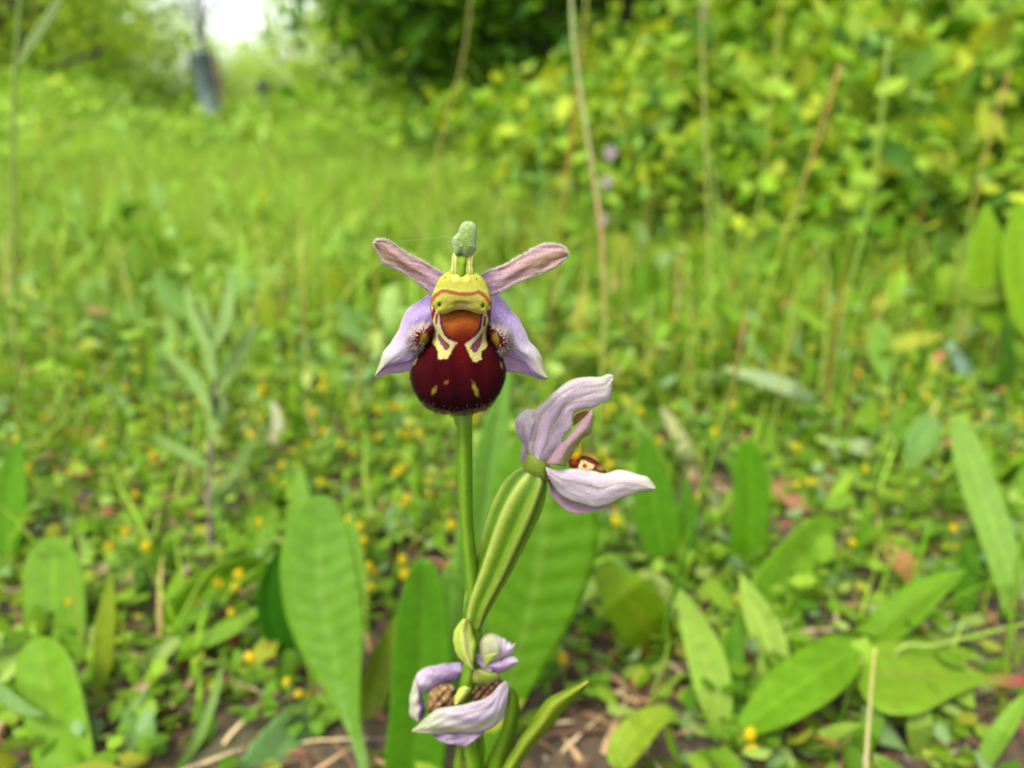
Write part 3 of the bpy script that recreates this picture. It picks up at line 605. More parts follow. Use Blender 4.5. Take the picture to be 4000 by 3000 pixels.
# ------------------------------------------------------------------ broad leaves around the orchid
PROF = {'round': lambda s: np.where(s < .25, .18+.82*ss(0, .25, s)**.9, 1)*np.sqrt(np.clip(1-((s-.72)/.281)**2*(s > .72), 0, 1)),
        'lance': lambda s: np.sin(np.pi*np.clip(s, 0, 1)**.85)**.8*.97+.03,
        'ovate': lambda s: np.sqrt(np.clip(np.sin(np.pi*np.clip(s, 0, 1)**.75), 0, 1))*.97+.03,
        'spoon': lambda s: (.14+.86*ss(.22, .68, s))*np.sqrt(np.clip(1-((s-.74)/.261)**2*(s > .74), 0, 1)),
        'oblanc': lambda s: (.12+.88*ss(0, .72, s))*np.sqrt(np.clip(1-((s-.72)/.281)**2*(s > .72), 0, 1)),
        'strap': lambda s: (.75+.25*ss(0, .3, s))*np.sqrt(np.clip(1-((s-.6)/.401)**2*(s > .6), 0, 1))}
def leaf(parent, pts, W, col, up=0.0, lie=None, Yb=None, prof='round', fold=.12, ribs=0, hi=None, tip=None, base=None, teeth=0, nu=36, nv=13, thick=.0004, arch=0.0, name='leaf'):
    S = spline(np.array(pts, float)*S22, nu); s1 = np.linspace(0, 1, nu)
    T = np.gradient(S, axis=0); T /= np.linalg.norm(T, axis=1)[:, None]+1e-9
    N = np.stack([-T[:, 1], T[:, 0]], -1)
    w = W*S22/2*PROF[prof](s1)
    if teeth: w = w*(1+.10*np.abs(np.sin(np.pi*teeth*s1))-.05)
    s, t = np.meshgrid(s1, np.linspace(-1, 1, nv), indexing='ij')
    wav = .05*np.sin(9*s+3*np.sign(t))*np.abs(t)
    xy = S[:, None] + N[:, None]*(w[:, None]*(t+wav*.5))[..., None]
    if lie is not None:
        z1 = np.interp(s1, np.linspace(0, 1, len(lie)), lie)
        dep = np.array([depth_of(at_z(S[i, 0], S[i, 1], z1[i])) for i in range(nu)])
        wm = w/FPX*dep
        z = z1[:, None] + fold*wm[:, None]*np.abs(t) + (ribs and .02*wm[:, None]*np.sin(ribs*2*np.pi*s-3*np.abs(t)))
        V = at_z(xy[..., 0], xy[..., 1], z)
    else:
        if Yb is None: Yb = float(at_z(S[0, 0], S[0, 1], 0.0)[1])
        Y = Yb + up*s1 - arch*np.sin(np.pi*s1)
        dep = np.array([depth_of(at_Y(S[i, 0], S[i, 1], Y[i])) for i in range(nu)])
        wm = w/FPX*dep
        YY = Y[:, None] - fold*wm[:, None]*np.abs(t) + (.014*wm[:, None]*np.sin(ribs*2*np.pi*s-5*np.abs(t)) if ribs else 0)
        V = at_Y(xy[..., 0], xy[..., 1], YY)
    sf, tf = s.ravel(), t.ravel()
    C = np.tile(lin(col), (len(sf), 1))
    hi = hi if hi is not None else tuple(min(255, c*1.12+18) for c in col)
    C = mixc(C, lin(hi), .75*np.exp(-(tf/.07)**2)*ss(1, .8, sf))
    if ribs: C = mixc(C, lin(hi), 0.16*ss(.0, 1, np.sin(ribs*2*np.pi*sf-5*np.abs(tf)))*ss(1, .5, np.abs(tf)))
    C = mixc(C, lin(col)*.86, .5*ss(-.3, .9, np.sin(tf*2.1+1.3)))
    if tip is not None: C = mixc(C, lin(tip), ss(.6, 1, sf))
    if base is not None: C = mixc(C, lin(base), ss(.3, 0, sf))
    return mesh_obj(name, V.reshape(-1, 3), grid_faces(nu, nv), C*KALB, M_LEAF, parent, thick=thick)
def plant(pts_base, label, cat='plant', group=None, Y=None, name='broad_leaved_plant'):
    x, y = np.array(pts_base, float)*S22
    p = at_z(x, y, 0.0) if Y is None else np.array([at_Y(x, y, Y)[0], Y, 0.0])
    return empty(name, (p[0], p[1], 0), label, cat, group)
BR, MID, DK, PALE, YG, BLU = (110, 168, 14), (98, 158, 12), (66, 132, 8), (150, 190, 70), (146, 178, 22), (122, 178, 84)

p = plant((1040, 1750), 'upright plant with the widest ribbed green leaf, directly behind the orchid ovary', Y=.19)
leaf(p, [(1048, 1690), (1078, 1560), (1122, 1400), (1160, 1240), (1176, 1100), (1170, 980), (1155, 915)], 240, (96, 158, 14), up=.03, Yb=.19, prof='oblanc', ribs=15, nu=90, hi=(140, 190, 66), fold=.05)
leaf(p, [(1040, 1800), (1030, 1500), (1040, 1200), (1062, 1000), (1085, 850), (1100, 790)], 128, (112, 172, 52), up=.05, Yb=.195, prof='lance', fold=.3, hi=(140, 196, 90))
p = plant((890, 1800), 'plant with one dark strap shaped leaf with a rounded tip beside the orchid stem', Y=.18)
leaf(p, [(880, 1850), (890, 1700), (903, 1550), (912, 1400), (915, 1300), (915, 1205)], 128, (82, 148, 8), up=.02, Yb=.18, prof='strap', fold=.25, hi=(104, 166, 30))
leaf(p, [(1010, 1850), (1010, 1650), (1000, 1500), (985, 1380), (975, 1290), (960, 1230)], 70, (104, 164, 40), up=.02, Yb=.2, prof='strap', fold=.2)
p = plant((785, 1740), 'plant with a big ribbed leaf on a curved pale hairy stalk', Y=.185)
big = leaf(p, [(795, 1780), (785, 1650), (755, 1540), (722, 1420), (695, 1290), (688, 1180), (695, 1070)], 168, (104, 164, 26), up=.06, Yb=.178, prof='spoon', ribs=17, nu=90, hi=(134, 186, 62), fold=.1, base=(150, 190, 110))
leaf(p, [(770, 1600), (765, 1450), (765, 1320), (765, 1200), (758, 1100)], 66, (116, 174, 40), up=.05, Yb=.24, prof='lance')
leaf(p, [(640, 1440), (600, 1370), (582, 1300), (592, 1225), (606, 1190)], 62, (50, 122, 4), up=.0, Yb=.235, prof='lance', fold=.3)
leaf(p, [(790, 1600), (800, 1530), (822, 1440), (845, 1370), (856, 1335)], 66, (138, 176, 30), up=.02, Yb=.21, prof='lance', fold=.2)
hs_r, hs_d = [], []
E = spline(np.array([(795, 1780), (785, 1650), (755, 1540), (735, 1470)], float)*S22, 200)
for _ in range(260):
    i = int(rng.integers(0, 200)); sd = rng.choice([-1, 1])
    q = at_Y(E[i, 0]+sd*16, E[i, 1], .178+.012*i/200); hs_r.append(q); hs_d.append(np.array([sd*1.0, -.4, .1])+rng.normal(0, .3, 3))
hairs('hair', hs_r, hs_d, rng.uniform(.0006, .0016, 260), .00004, alb((222, 228, 200)), p)

p = plant((350, 1395), 'plant with a bright leaf arching over toward the big ribbed leaf')
leaf(p, [(352, 1400), (395, 1330), (450, 1275), (515, 1240), (575, 1228), (612, 1226)], 84, (112, 172, 10), up=.03, prof='lance', fold=.25)
leaf(p, [(352, 1398), (400, 1395), (470, 1370), (540, 1330), (590, 1300)], 36, (120, 172, 40), lie=[.0, .012, .02, .02], prof='lance')
leaf(p, [(300, 1450), (330, 1420), (360, 1400), (390, 1380)], 40, (160, 200, 90), lie=[.0, .01, .012], prof='ovate')
p = plant((130, 1430), 'plant with a broad upright blunt leaf and a pale leaf tucked behind it')
leaf(p, [(130, 1440), (120, 1360), (115, 1280), (116, 1210), (118, 1158)], 136, (112, 170, 16), up=.03, prof='strap', ribs=0, fold=.12)
leaf(p, [(185, 1420), (190, 1320), (195, 1240), (185, 1185), (170, 1150)], 54, (142, 190, 70), up=.03, prof='lance', Yb=.285)
leaf(p, [(205, 1520), (220, 1440), (225, 1370), (235, 1300), (240, 1235)], 48, (150, 184, 40), up=.01, prof='lance')
leaf(p, [(285, 1440), (275, 1370), (272, 1310), (278, 1255), (285, 1215)], 42, (196, 204, 110), up=.02, prof='lance', Yb=.27, base=(178, 168, 60))
leaf(p, [(305, 1330), (308, 1290), (308, 1250), (305, 1215)], 26, (70, 138, 12), up=.01, prof='lance')
leaf(p, [(-30, 1400), (10, 1420), (60, 1425), (110, 1400)], 70, (146, 190, 70), lie=[.008, .012, .01], prof='ovate')
p = plant((125, 1700), 'plant with one long broad yellow green leaf rising from bare soil', Y=.18)
leaf(p, [(155, 1760), (140, 1650), (120, 1560), (102, 1470), (90, 1405), (84, 1375)], 136, (118, 178, 22), up=.035, Yb=.178, prof='round', ribs=7, fold=.1, hi=(146, 196, 50))
leaf(p, [(-20, 1470), (20, 1510), (60, 1535), (95, 1545)], 30, (140, 192, 96), Yb=.2, up=-.01, prof='lance')
leaf(p, [(180, 1760), (230, 1640), (270, 1590), (310, 1560)], 30, (130, 180, 60), Yb=.19, up=.02, prof='lance')
p = plant((25, 1200), 'plant with a single smooth upright leaf rising among yellow medick')
leaf(p, [(18, 1215), (15, 1130), (22, 1050), (35, 985), (45, 945)], 78, (98, 166, 8), up=.02, prof='lance', fold=.2)
p = plant((290, 1720), 'small plant with a bluish green oblong leaf on the soil', Y=.19)
leaf(p, [(292, 1740), (288, 1640), (300, 1560), (318, 1500)], 82, (126, 184, 78), up=.02, Yb=.19, prof='strap', fold=.15)
leaf(p, [(370, 1680), (420, 1610), (450, 1540), (472, 1470), (480, 1420)], 22, (130, 180, 74), up=.03, Yb=.19, prof='lance')
leaf(p, [(430, 1600), (432, 1500), (430, 1440), (428, 1400)], 14, (118, 170, 40), up=.01, Yb=.21, prof='lance')
p = plant((560, 1690), 'low plant with a scalloped blue green leaf above dark soil', Y=.18)
leaf(p, [(540, 1720), (575, 1660), (620, 1600), (660, 1550), (695, 1515)], 112, (126, 182, 92), up=.035, Yb=.182, prof='ovate', teeth=7, nu=70, fold=.15, hi=(150, 198, 120))
leaf(p, [(690, 1750), (715, 1690), (745, 1650)], 62, (146, 198, 100), up=.02, Yb=.18, prof='ovate', teeth=5, nu=50)
p = plant((545, 1215), 'plant with a short blunt leaf growing among small yellow flowers')
leaf(p, [(545, 1222), (555, 1170), (570, 1130), (590, 1090)], 66, (124, 182, 26), up=.02, prof='strap')
leaf(p, [(610, 1220), (640, 1130), (650, 1060), (645, 1000)], 52, (118, 176, 34), up=.03, prof='lance')
# --- to the right of the stem
p = plant((1620, 1245), 'plant with an upright glossy tongue shaped leaf and a wide slanting leaf')
leaf(p, [(1618, 1260), (1618, 1180), (1622, 1100), (1622, 1020), (1612, 945)], 80, (96, 166, 8), up=.012, prof='strap', fold=.2)
leaf(p, [(1600, 1430), (1640, 1340), (1690, 1250), (1740, 1180), (1798, 1115)], 112, (112, 172, 22), up=.06, prof='ovate', fold=.15, hi=(140, 190, 60))
leaf(p, [(1700, 1380), (1725, 1290), (1745, 1220), (1770, 1180)], 46, (120, 178, 30), up=.02, prof='lance')
leaf(p, [(1585, 1180), (1560, 1130), (1545, 1085), (1545, 1050)], 26, (170, 200, 120), up=.0, prof='lance')
p = plant((1410, 1405), 'plant with a wide yellowish leaf that reddens toward its stalk')
leaf(p, [(1432, 1420), (1400, 1360), (1360, 1300), (1320, 1250), (1296, 1222)], 122, (132, 182, 14), lie=[0, .022, .04, .048], prof='ovate', base=(150, 84, 40), hi=(170, 186, 40))
leaf(p, [(1470, 1330), (1450, 1300), (1420, 1265), (1380, 1235)], 50, (176, 206, 96), lie=[.0, .012, .02], prof='ovate')
p = plant((1430, 1250), 'plant with a tall thin leaf standing behind the side bloom')
leaf(p, [(1452, 1260), (1432, 1180), (1415, 1100), (1402, 1010), (1395, 940)], 96, (92, 160, 14), up=.015, prof='lance', fold=.2)
leaf(p, [(1470, 1250), (1480, 1180), (1485, 1100), (1480, 1020)], 40, (84, 150, 10), up=.015, prof='lance')
leaf(p, [(1505, 1060), (1485, 990), (1455, 920), (1425, 875)], 34, (178, 190, 116), up=.05, prof='lance', base=(206, 120, 100))
p = plant((1560, 1580), 'plant with two pale leaves leaning the same way over litter')
leaf(p, [(1562, 1600), (1545, 1500), (1520, 1410), (1490, 1330), (1468, 1272)], 84, (152, 200, 62), up=.03, prof='lance', fold=.2, hi=(180, 212, 90))
leaf(p, [(1650, 1520), (1672, 1440), (1650, 1360), (1620, 1290), (1600, 1240)], 76, (156, 200, 66), up=.04, prof='lance', fold=.25)
leaf(p, [(1590, 1560), (1585, 1480), (1585, 1400), (1590, 1330)], 52, (88, 152, 12), up=.02, prof='lance')
p = plant((1850, 1405), 'plant whose long leaves cross like a star over the brown litter')
leaf(p, [(1822, 1420), (1890, 1370), (1950, 1320), (2010, 1275), (2085, 1232)], 84, (118, 176, 30), lie=[.006, .02, .034, .044], prof='lance', hi=(150, 190, 60), fold=.25)
leaf(p, [(1860, 1400), (1800, 1430), (1730, 1480), (1660, 1530), (1600, 1580)], 130, (116, 176, 22), lie=[.022, .03, .03, .018], prof='ovate', ribs=6, fold=.15)
leaf(p, [(2215, 1472), (2130, 1468), (2040, 1462), (1950, 1458), (1850, 1450)], 172, (132, 184, 34), lie=[.016, .018, .02, .02], prof='spoon', base=(176, 92, 84), ribs=5, hi=(150, 150, 60))
leaf(p, [(1640, 1640), (1650, 1570), (1665, 1500), (1690, 1440)], 84, (124, 184, 40), up=.02, prof='ovate')
p = plant((2185, 1300), 'plant with a long pale narrow leaf beside a shorter spoon shaped leaf')
leaf(p, [(2195, 1330), (2180, 1240), (2150, 1150), (2115, 1050), (2085, 960), (2062, 895)], 76, (136, 190, 66), up=.05, prof='strap', fold=.2)
leaf(p, [(1935, 1075), (1955, 1020), (1985, 960), (2018, 895)], 62, (134, 190, 84), up=.03, prof='spoon')
leaf(p, [(2090, 1330), (2085, 1270), (2092, 1220), (2100, 1165)], 58, (80, 144, 10), up=.01, prof='ovate', fold=.2)
leaf(p, [(1995, 1270), (1960, 1225), (1925, 1190), (1905, 1175)], 50, (206, 162, 90), lie=[.0, .012, .02], prof='ovate', tip=(176, 186, 70), base=(196, 120, 100))
leaf(p, [(1940, 1080), (1880, 1040), (1820, 990), (1780, 955)], 28, (150, 190, 110), up=.05, prof='lance')
leaf(p, [(2180, 1160), (2200, 1080), (2215, 1000)], 40, (120, 176, 40), up=.02, prof='lance')
p = plant((1860, 940), 'plant with short yellow green leaf above small medick flowers')
leaf(p, [(1850, 960), (1862, 930), (1875, 900), (1890, 872)], 58, (136, 190, 30), up=.02, prof='ovate')
leaf(p, [(1760, 900), (1740, 860), (1700, 835), (1640, 815), (1560, 795)], 34, (176, 210, 136), lie=[.0, .03, .036, .032], prof='lance')
leaf(p, [(1930, 1000), (1890, 975), (1840, 960), (1790, 958)], 34, (170, 204, 124), lie=[.0, .02, .022], prof='lance')
leaf(p, [(1920, 890), (1910, 800), (1900, 740), (1895, 690)], 60, (134, 190, 60), up=.03, prof='spoon')
p = plant((2100, 860), 'plant with a wavy bluish leaf among grass')
leaf(p, [(2120, 880), (2095, 820), (2070, 775), (2045, 735)], 34, (160, 206, 160), up=.04, prof='lance')
leaf(p, [(2180, 870), (2170, 800), (2160, 720), (2165, 640)], 60, (92, 158, 10), up=.03, prof='lance')
p = plant((2180, 700), 'tall plant with two wide bright leaves standing in the grass')
leaf(p, [(2150, 720), (2140, 640), (2135, 540), (2130, 440)], 100, (134, 190, 20), up=.03, Yb=.5, prof='lance')
leaf(p, [(2235, 740), (2225, 640), (2210, 530), (2200, 430)], 110, (132, 188, 16), up=.03, Yb=.48, prof='lance')
leaf(p, [(2240, 640), (2180, 625), (2120, 640), (2070, 615)], 44, (150, 192, 60), up=.0, Yb=.5, prof='lance')
p = plant((1300, 1500), 'small plant of low rounded leaves under the widest leaf', Y=.24)
leaf(p, [(1250, 1600), (1280, 1530), (1310, 1470), (1330, 1430)], 60, (110, 170, 24), up=.02, Yb=.23, prof='ovate')
leaf(p, [(1200, 1520), (1185, 1460), (1175, 1410)], 40, (160, 190, 60), up=.02, Yb=.24, prof='ovate')
leaf(p, [(1330, 1659), (1360, 1600), (1400, 1560), (1450, 1540)], 76, (150, 190, 40), lie=[.01, .02, .02], prof='ovate', teeth=5, nu=50)
p = plant((1960, 1640), 'small plant with oval leaves lying on stony soil')
leaf(p, [(2000, 1640), (1990, 1590), (1985, 1540), (1985, 1500)], 60, (140, 184, 60), lie=[.0, .014, .02], prof='ovate', tip=(180, 150, 90))
leaf(p, [(1850, 1640), (1870, 1590), (1890, 1550), (1900, 1520)], 56, (116, 176, 34), lie=[.0, .012, .02], prof='ovate')
leaf(p, [(1690, 1610), (1760, 1600), (1820, 1575), (1860, 1565)], 40, (150, 196, 60), lie=[.0, .02, .02], prof='lance')
leaf(p, [(2120, 1660), (2150, 1600), (2190, 1540), (2220, 1500)], 50, (126, 182, 44), lie=[.0, .012, .02], prof='ovate')
# two dead reddish leaves on the ground
for pts, wd, lab in (([(1660, 1040), (1690, 1055), (1730, 1085), (1765, 1105)], 44, 'curled pinkish brown dead leaf lying by the upright glossy leaf'),
                     ([(470, 1385), (490, 1375), (515, 1380), (530, 1372)], 30, 'red withered leaf on the soil under the arching leaf')):
    o = leaf(None, pts, wd, (206, 150, 112) if wd > 40 else (206, 92, 84), lie=[.006, .014, .006], prof='ovate', name='dead_leaf'); tag(o, lab, 'dead leaf')
p2 = leaf(None, [(585, 1400), (600, 1392), (612, 1385)], 24, (222, 110, 80), lie=[.006, .012, .008], prof='ovate', name='dead_leaf'); tag(p2, 'tiny orange red withered leaf on the soil by the ribbed leaf stalk', 'dead leaf')

# grey-green woolly plant on a brown stalk
p = plant((455, 1225), 'grey green woolly plant with narrow leaves on a thin brown stalk', name='woolly_plant')
Yg = float(at_z(455*S22, 1225*S22, 0)[1])
tube('stem', spline(np.array([at_Y(455*S22, 1228*S22, Yg), at_Y(452*S22, 1050*S22, Yg+.02), at_Y(462*S22, 850*S22, Yg+.03), at_Y(470*S22, 700*S22, Yg+.04)]), 16), .0011, alb((128, 108, 92)), M_DRY, p, 8)
for a, b, c, w in (((458, 900), (420, 820), (345, 750), 30), ((462, 830), (450, 740), (440, 640), 34), ((465, 860), (520, 760), (560, 690), 32), ((455, 950), (470, 880), (468, 800), 36), ((460, 760), (490, 680), (500, 590), 30),
                   ((455, 1010), (400, 980), (330, 940), 26), ((456, 1080), (520, 1000), (560, 930), 26), ((452, 1120), (500, 1060), (540, 1030), 40), ((468, 780), (420, 690), (400, 610), 26)):
    leaf(p, [a, b, c], w, (140, 184, 84), Yb=Yg+.02, up=.02, prof='lance', nu=16, nv=7)
o = leaf(None, [(590, 960), (600, 920), (595, 885), (588, 865)], 24, (206, 220, 160), Yb=.42, up=.01, prof='ovate', name='pale_leaf'); tag(o, 'pale cream leaf standing alone among the yellow flowers', 'leaf')

# ------------------------------------------------------------------ tall grass stalks
def stalk(pts, w, cols, Yb, up, label, parts=(), panicle=None, group=None):
    S = np.array(pts, float)*S22
    Y = np.linspace(Yb, Yb+up, len(S)); P = at_Y(S[:, 0], S[:, 1], Y)
    if P[0, 2] > .005: P = np.vstack([[P[0, 0]-(P[1, 0]-P[0, 0])*.1, P[0, 1], -.003], P])
    elif P[0, 2] > -.001: P[0, 2] = -.002
    C3 = spline(P, 28); r = w*S22/FPX*Yb/2*.8
    o = empty('grass_stalk', (C3[0][0], C3[0][1], 0), label, 'grass', group)
    cs = np.array([lin(c) for c in cols])*KALB
    def cf(s, a): return np.stack([np.interp(s, np.linspace(0, 1, len(cs)), cs[:, k]) for k in range(3)], -1)
    tube('culm', C3, np.linspace(r*1.15, r*.7, 28), cols[0], M_STEM, o, 7, None, cf)
    for (bp, bw, bc) in parts: leaf(o, bp, bw, bc, Yb=Yb, up=up*.5, prof='lance', nu=20, nv=5, thick=.0002, name='blade')
    if panicle:
        (x, y, ln, wd, col) = panicle
        for k in range(26):
            t = rng.random(); px = x*S22+rng.normal(0, wd*.35)*S22; py = y*S22+(t-.5)*ln*S22
            c = at_Y(px, py, Yb+up+rng.normal(0, .004)); h = 9*S22/FPX*Yb
            V, F = tube_data(np.array([c, c+np.array([rng.normal(0, .2), rng.normal(0, .2), .5])*h, c+np.array([rng.normal(0, .4), rng.normal(0, .3), 1])*h]), np.array([.25, .4, .05])*h*.5, 5)
            mesh_obj('spikelet', V, F, alb(col), M_DRY, o)
    return o
G1, G2, GR = (132, 180, 60), (150, 186, 70), (170, 120, 44)
stalk([(50, 1000), (35, 700), (28, 400), (30, 200), (48, -60)], 11, [(130, 160, 60), (150, 176, 80), (140, 180, 90)], .45, .0, 'tall grass stalk with one broad blade angling up from its node', parts=[([(34, 150), (70, 90), (110, 30), (150, -40)], 26, (150, 186, 96))])
stalk([(1290, 1000), (1305, 700), (1300, 520), (1285, 400), (1262, 250), (1240, 100), (1232, -40)], 13, [(124, 176, 40), (150, 180, 70), (186, 160, 96), (176, 190, 120), (160, 190, 110)], .42, .05, 'thick pale straw green grass stalk crossing an orange tinted one')
stalk([(1170, 1000), (1190, 700), (1210, 520), (1225, 380), (1245, 200), (1262, 60), (1268, -30)], 8, [(120, 160, 40), (176, 124, 50), (150, 150, 50), (190, 140, 50), (140, 170, 60)], .6, .05, 'thin orange tinted grass stalk crossing a thicker pale one')
stalk([(1535, 780), (1533, 600), (1528, 400), (1520, 200), (1515, -30)], 8, [(126, 176, 40), G2, (170, 190, 90), (150, 186, 80)], .55, .05, 'straight pale grass stalk with pinkish seed head', panicle=(1518, 10, 90, 14, (176, 160, 150)))
stalk([(1580, 800), (1565, 600), (1550, 450), (1535, 330)], 7, [G1, G1, G2], .6, .05, 'short slender grass stalk leaning against a straighter one')
stalk([(1560, 800), (1620, 560), (1655, 330), (1668, 200), (1690, -20)], 7, [G1, G1, (150, 176, 50), (160, 160, 60)], .65, .05, 'grass stalk reddening toward its tip behind the leafy bank edge')
stalk([(1610, 780), (1680, 560), (1720, 440), (1770, 290), (1800, 190), (1815, 140)], 10, [G1, (140, 186, 50), (146, 180, 50), (166, 150, 60), (176, 120, 70)], .5, .03, 'leaning grass stalk with a reddish pointed tip')
stalk([(1800, 850), (1830, 650), (1860, 520), (1890, 380), (1908, 200), (1920, 80)], 11, [(120, 170, 50), (130, 180, 60), (136, 180, 50), (140, 180, 60), (150, 180, 80)], .5, .03, 'long green grass stalk rising steeply through the low bank')
stalk([(2060, 700), (2100, 450), (2140, 290), (2168, 200), (2180, 150)], 7, [G1, (146, 180, 50), (160, 160, 60), (180, 130, 70)], .6, .03, 'thin grass stalk with an orange red tip beside the wide bright leaves')
stalk([(900, 620), (925, 430), (960, 280), (1000, 130), (1020, -20)], 7, [(140, 160, 50), (140, 160, 50), (150, 146, 56), (140, 160, 60)], .7, .05, 'thin brownish grass stalk in front of the dark thicket')
stalk([(1370, 1640), (1430, 1380), (1490, 1160), (1540, 980), (1580, 850), (1608, 690)], 15, [(112, 160, 20), (84, 140, 10), (64, 126, 8), (90, 140, 20), (150, 110, 60)], .235, .03, 'dark green rush stalk leaning past the side bloom')
stalk([(1760, 1440), (1790, 1330), (1830, 1200), (1880, 1060), (1930, 900), (1960, 780)], 10, [(90, 150, 16), (80, 140, 12), (110, 160, 40), (120, 170, 40)], .3, .03, 'slim dark grass stalk rising from between the star leaves')
stalk([(1800, 1659), (1830, 1500), (1862, 1420)], 17, [(80, 140, 10), (90, 150, 16), (150, 160, 60)], .2, .015, 'short stout dark grass stalk ending at the star leaves')
stalk([(1866, 1690), (1876, 1560), (1884, 1460), (1890, 1400)], 15, [(222, 226, 150), (232, 232, 160), (200, 206, 100)], .17, .005, 'stiff bright cream grass stalk standing over the star leaves')
stalk([(2150, 1659), (2165, 1500), (2185, 1330), (2205, 1180), (2225, 1080)], 16, [(90, 150, 12), (120, 150, 30), (110, 160, 20), (100, 160, 20)], .21, .02, 'dark green grass stalk with a brown patch next to the long pale leaf')
stalk([(1940, 1405), (2010, 1395), (2100, 1375), (2160, 1360), (2225, 1345)], 14, [(140, 176, 70), (150, 186, 80), (130, 176, 50)], .22, .0, 'pale grass stalk bent almost level across the red stalked leaf')
stalk([(1290, 1659), (1300, 1560), (1315, 1470), (1320, 1400)], 7, [(150, 150, 40), (110, 160, 20), (110, 160, 20)], .22, .01, 'thin upright grass stalk on the litter under the yellowish leaf')
stalk([(1370, 1659), (1400, 1540), (1430, 1440), (1445, 1390)], 13, [(120, 170, 20), (110, 166, 16), (120, 170, 40)], .21, .01, 'short green grass stalk beside the pale leaning leaves')
stalk([(1180, 560), (1172, 420), (1165, 300)], 8, [(120, 176, 60), (130, 180, 80)], .8, .0, 'short bluish grass stalk before the dark thicket')

# pale lilac wild flowers on a thin stem
o = empty('lilac_wildflower', tuple(at_Y(1300*S22, 640*S22, .85)*np.array([1, 1, 0])), 'thin stemmed wildflower carrying three small pale lilac blooms', 'flower')
tube('stem', spline(np.array([at_Y(1296*S22, 700*S22, .85), at_Y(1300*S22, 480*S22, .85), at_Y(1310*S22, 390*S22, .85), at_Y(1318*S22, 325*S22, .85)]), 12), .0011, alb((110, 150, 60)), M_STEM, o, 6)
for (x, y, r) in ((1318, 330, 15), (1310, 393, 13), (1300, 472, 12)):
    c = at_Y(x*S22, y*S22, .845); rr = r*S22/FPX*.85
    blob = []
    for k in range(5):
        a = 2*np.pi*k/5; d = np.array([math.cos(a), -.4, math.sin(a)])
        e = np.array([-math.sin(a), 0, math.cos(a)])
        V = np.array([c, c+d*rr*.6+e*rr*.4, c+d*rr*1.1, c+d*rr*.6-e*rr*.4]); mesh_obj('petal', V, [[0, 1, 2, 3]], alb((214, 190, 214)), M_PETAL, o, thick=.0004)
o = empty('purple_flower_head', tuple(at_z(182*S22, 1090*S22, 0.0)), 'small purple flower head low in the meadow', 'flower')
c = at_z(182*S22, 1072*S22, .012)
for k in range(22):
    d = rng.normal(0, 1, 3); d[2] = abs(d[2]); d /= np.linalg.norm(d); e = np.cross(d, [.3, .5, .8]); e /= np.linalg.norm(e)
    mesh_obj('petal', np.array([c, c+d*.003+e*.0008, c+d*.0052, c+d*.003-e*.0008]), [[0, 1, 2, 3]], alb((120, 70, 130)), M_PETAL, o)
tube('stem', spline(np.array([at_z(182*S22, 1092*S22, -.002), c]), 5), .0006, alb((100, 140, 30)), M_STEM, o, 6)

# ------------------------------------------------------------------ yellow medicks
def head_mesh(name):
    V, F, C = [], [], []
    b0 = 0
    for zz, rr in ((-.75, .3), (-.3, .72), (.3, .76), (.75, .4)):
        for q in range(8): V.append(np.array([rr*math.cos(q*.785), rr*math.sin(q*.785), zz])); C.append((255, 232, 30))
    F += [[i*8+q, i*8+(q+1) % 8, i*8+8+(q+1) % 8, i*8+8+q] for i in range(3) for q in range(8)]+[list(range(24, 32)), list(range(7, -1, -1))]
    for k in range(26):                                        # a knob of tiny florets
        i = k+.5; ph = math.acos(1-2*i/26); th = math.pi*(1+5**.5)*i
        d = np.array([math.cos(th)*math.sin(ph), math.sin(th)*math.sin(ph), math.cos(ph)*1.1])
        e = np.cross(d, [.2, .4, .9]); e /= np.linalg.norm(e)+1e-9; g = np.cross(d, e)
        b = len(V); V += [d*.35, d*.8+e*.32, d*1.08, d*.8-e*.32, d*.86+g*.2]; F += [[b, b+1, b+2, b+4], [b, b+4, b+2, b+3]]
        C += [(255, 236, 40) if rng.random() < .75 else (226, 226, 90)]*5
    me = mesh_obj(name, np.array(V)*.0019, F, alb(np.array(C)), M_PETAL); return me
def trifoliate(name):
    V, F, C = [], [], []
    for k in range(3):
        a = (k-1)*1.75; ca, sa = math.cos(a), math.sin(a)
        for (x, y, z) in ((0, 0, 0), (.4, .28, .06), (.85, .36, .08), (1.05, 0, 0), (.85, -.36, .08), (.4, -.28, .06)):
            x += .18; V.append((x*ca-y*sa, x*sa+y*ca, z))
        b = k*6; F += [[b, b+1, b+2, b+3], [b, b+3, b+4, b+5]]
    return mesh_obj(name, np.array(V)*.006, F, alb((108, 164, 34)), M_LEAF)
def stem_mesh(name):
    V, F = tube_data(np.array([(0, 0, -.12), (.06, .03, .4), (.02, .05, .8), (0, 0, 1.0)])*.03, .0004, 5)
    return mesh_obj(name, V, F, alb((124, 156, 50)), M_STEM)
proto_m = None
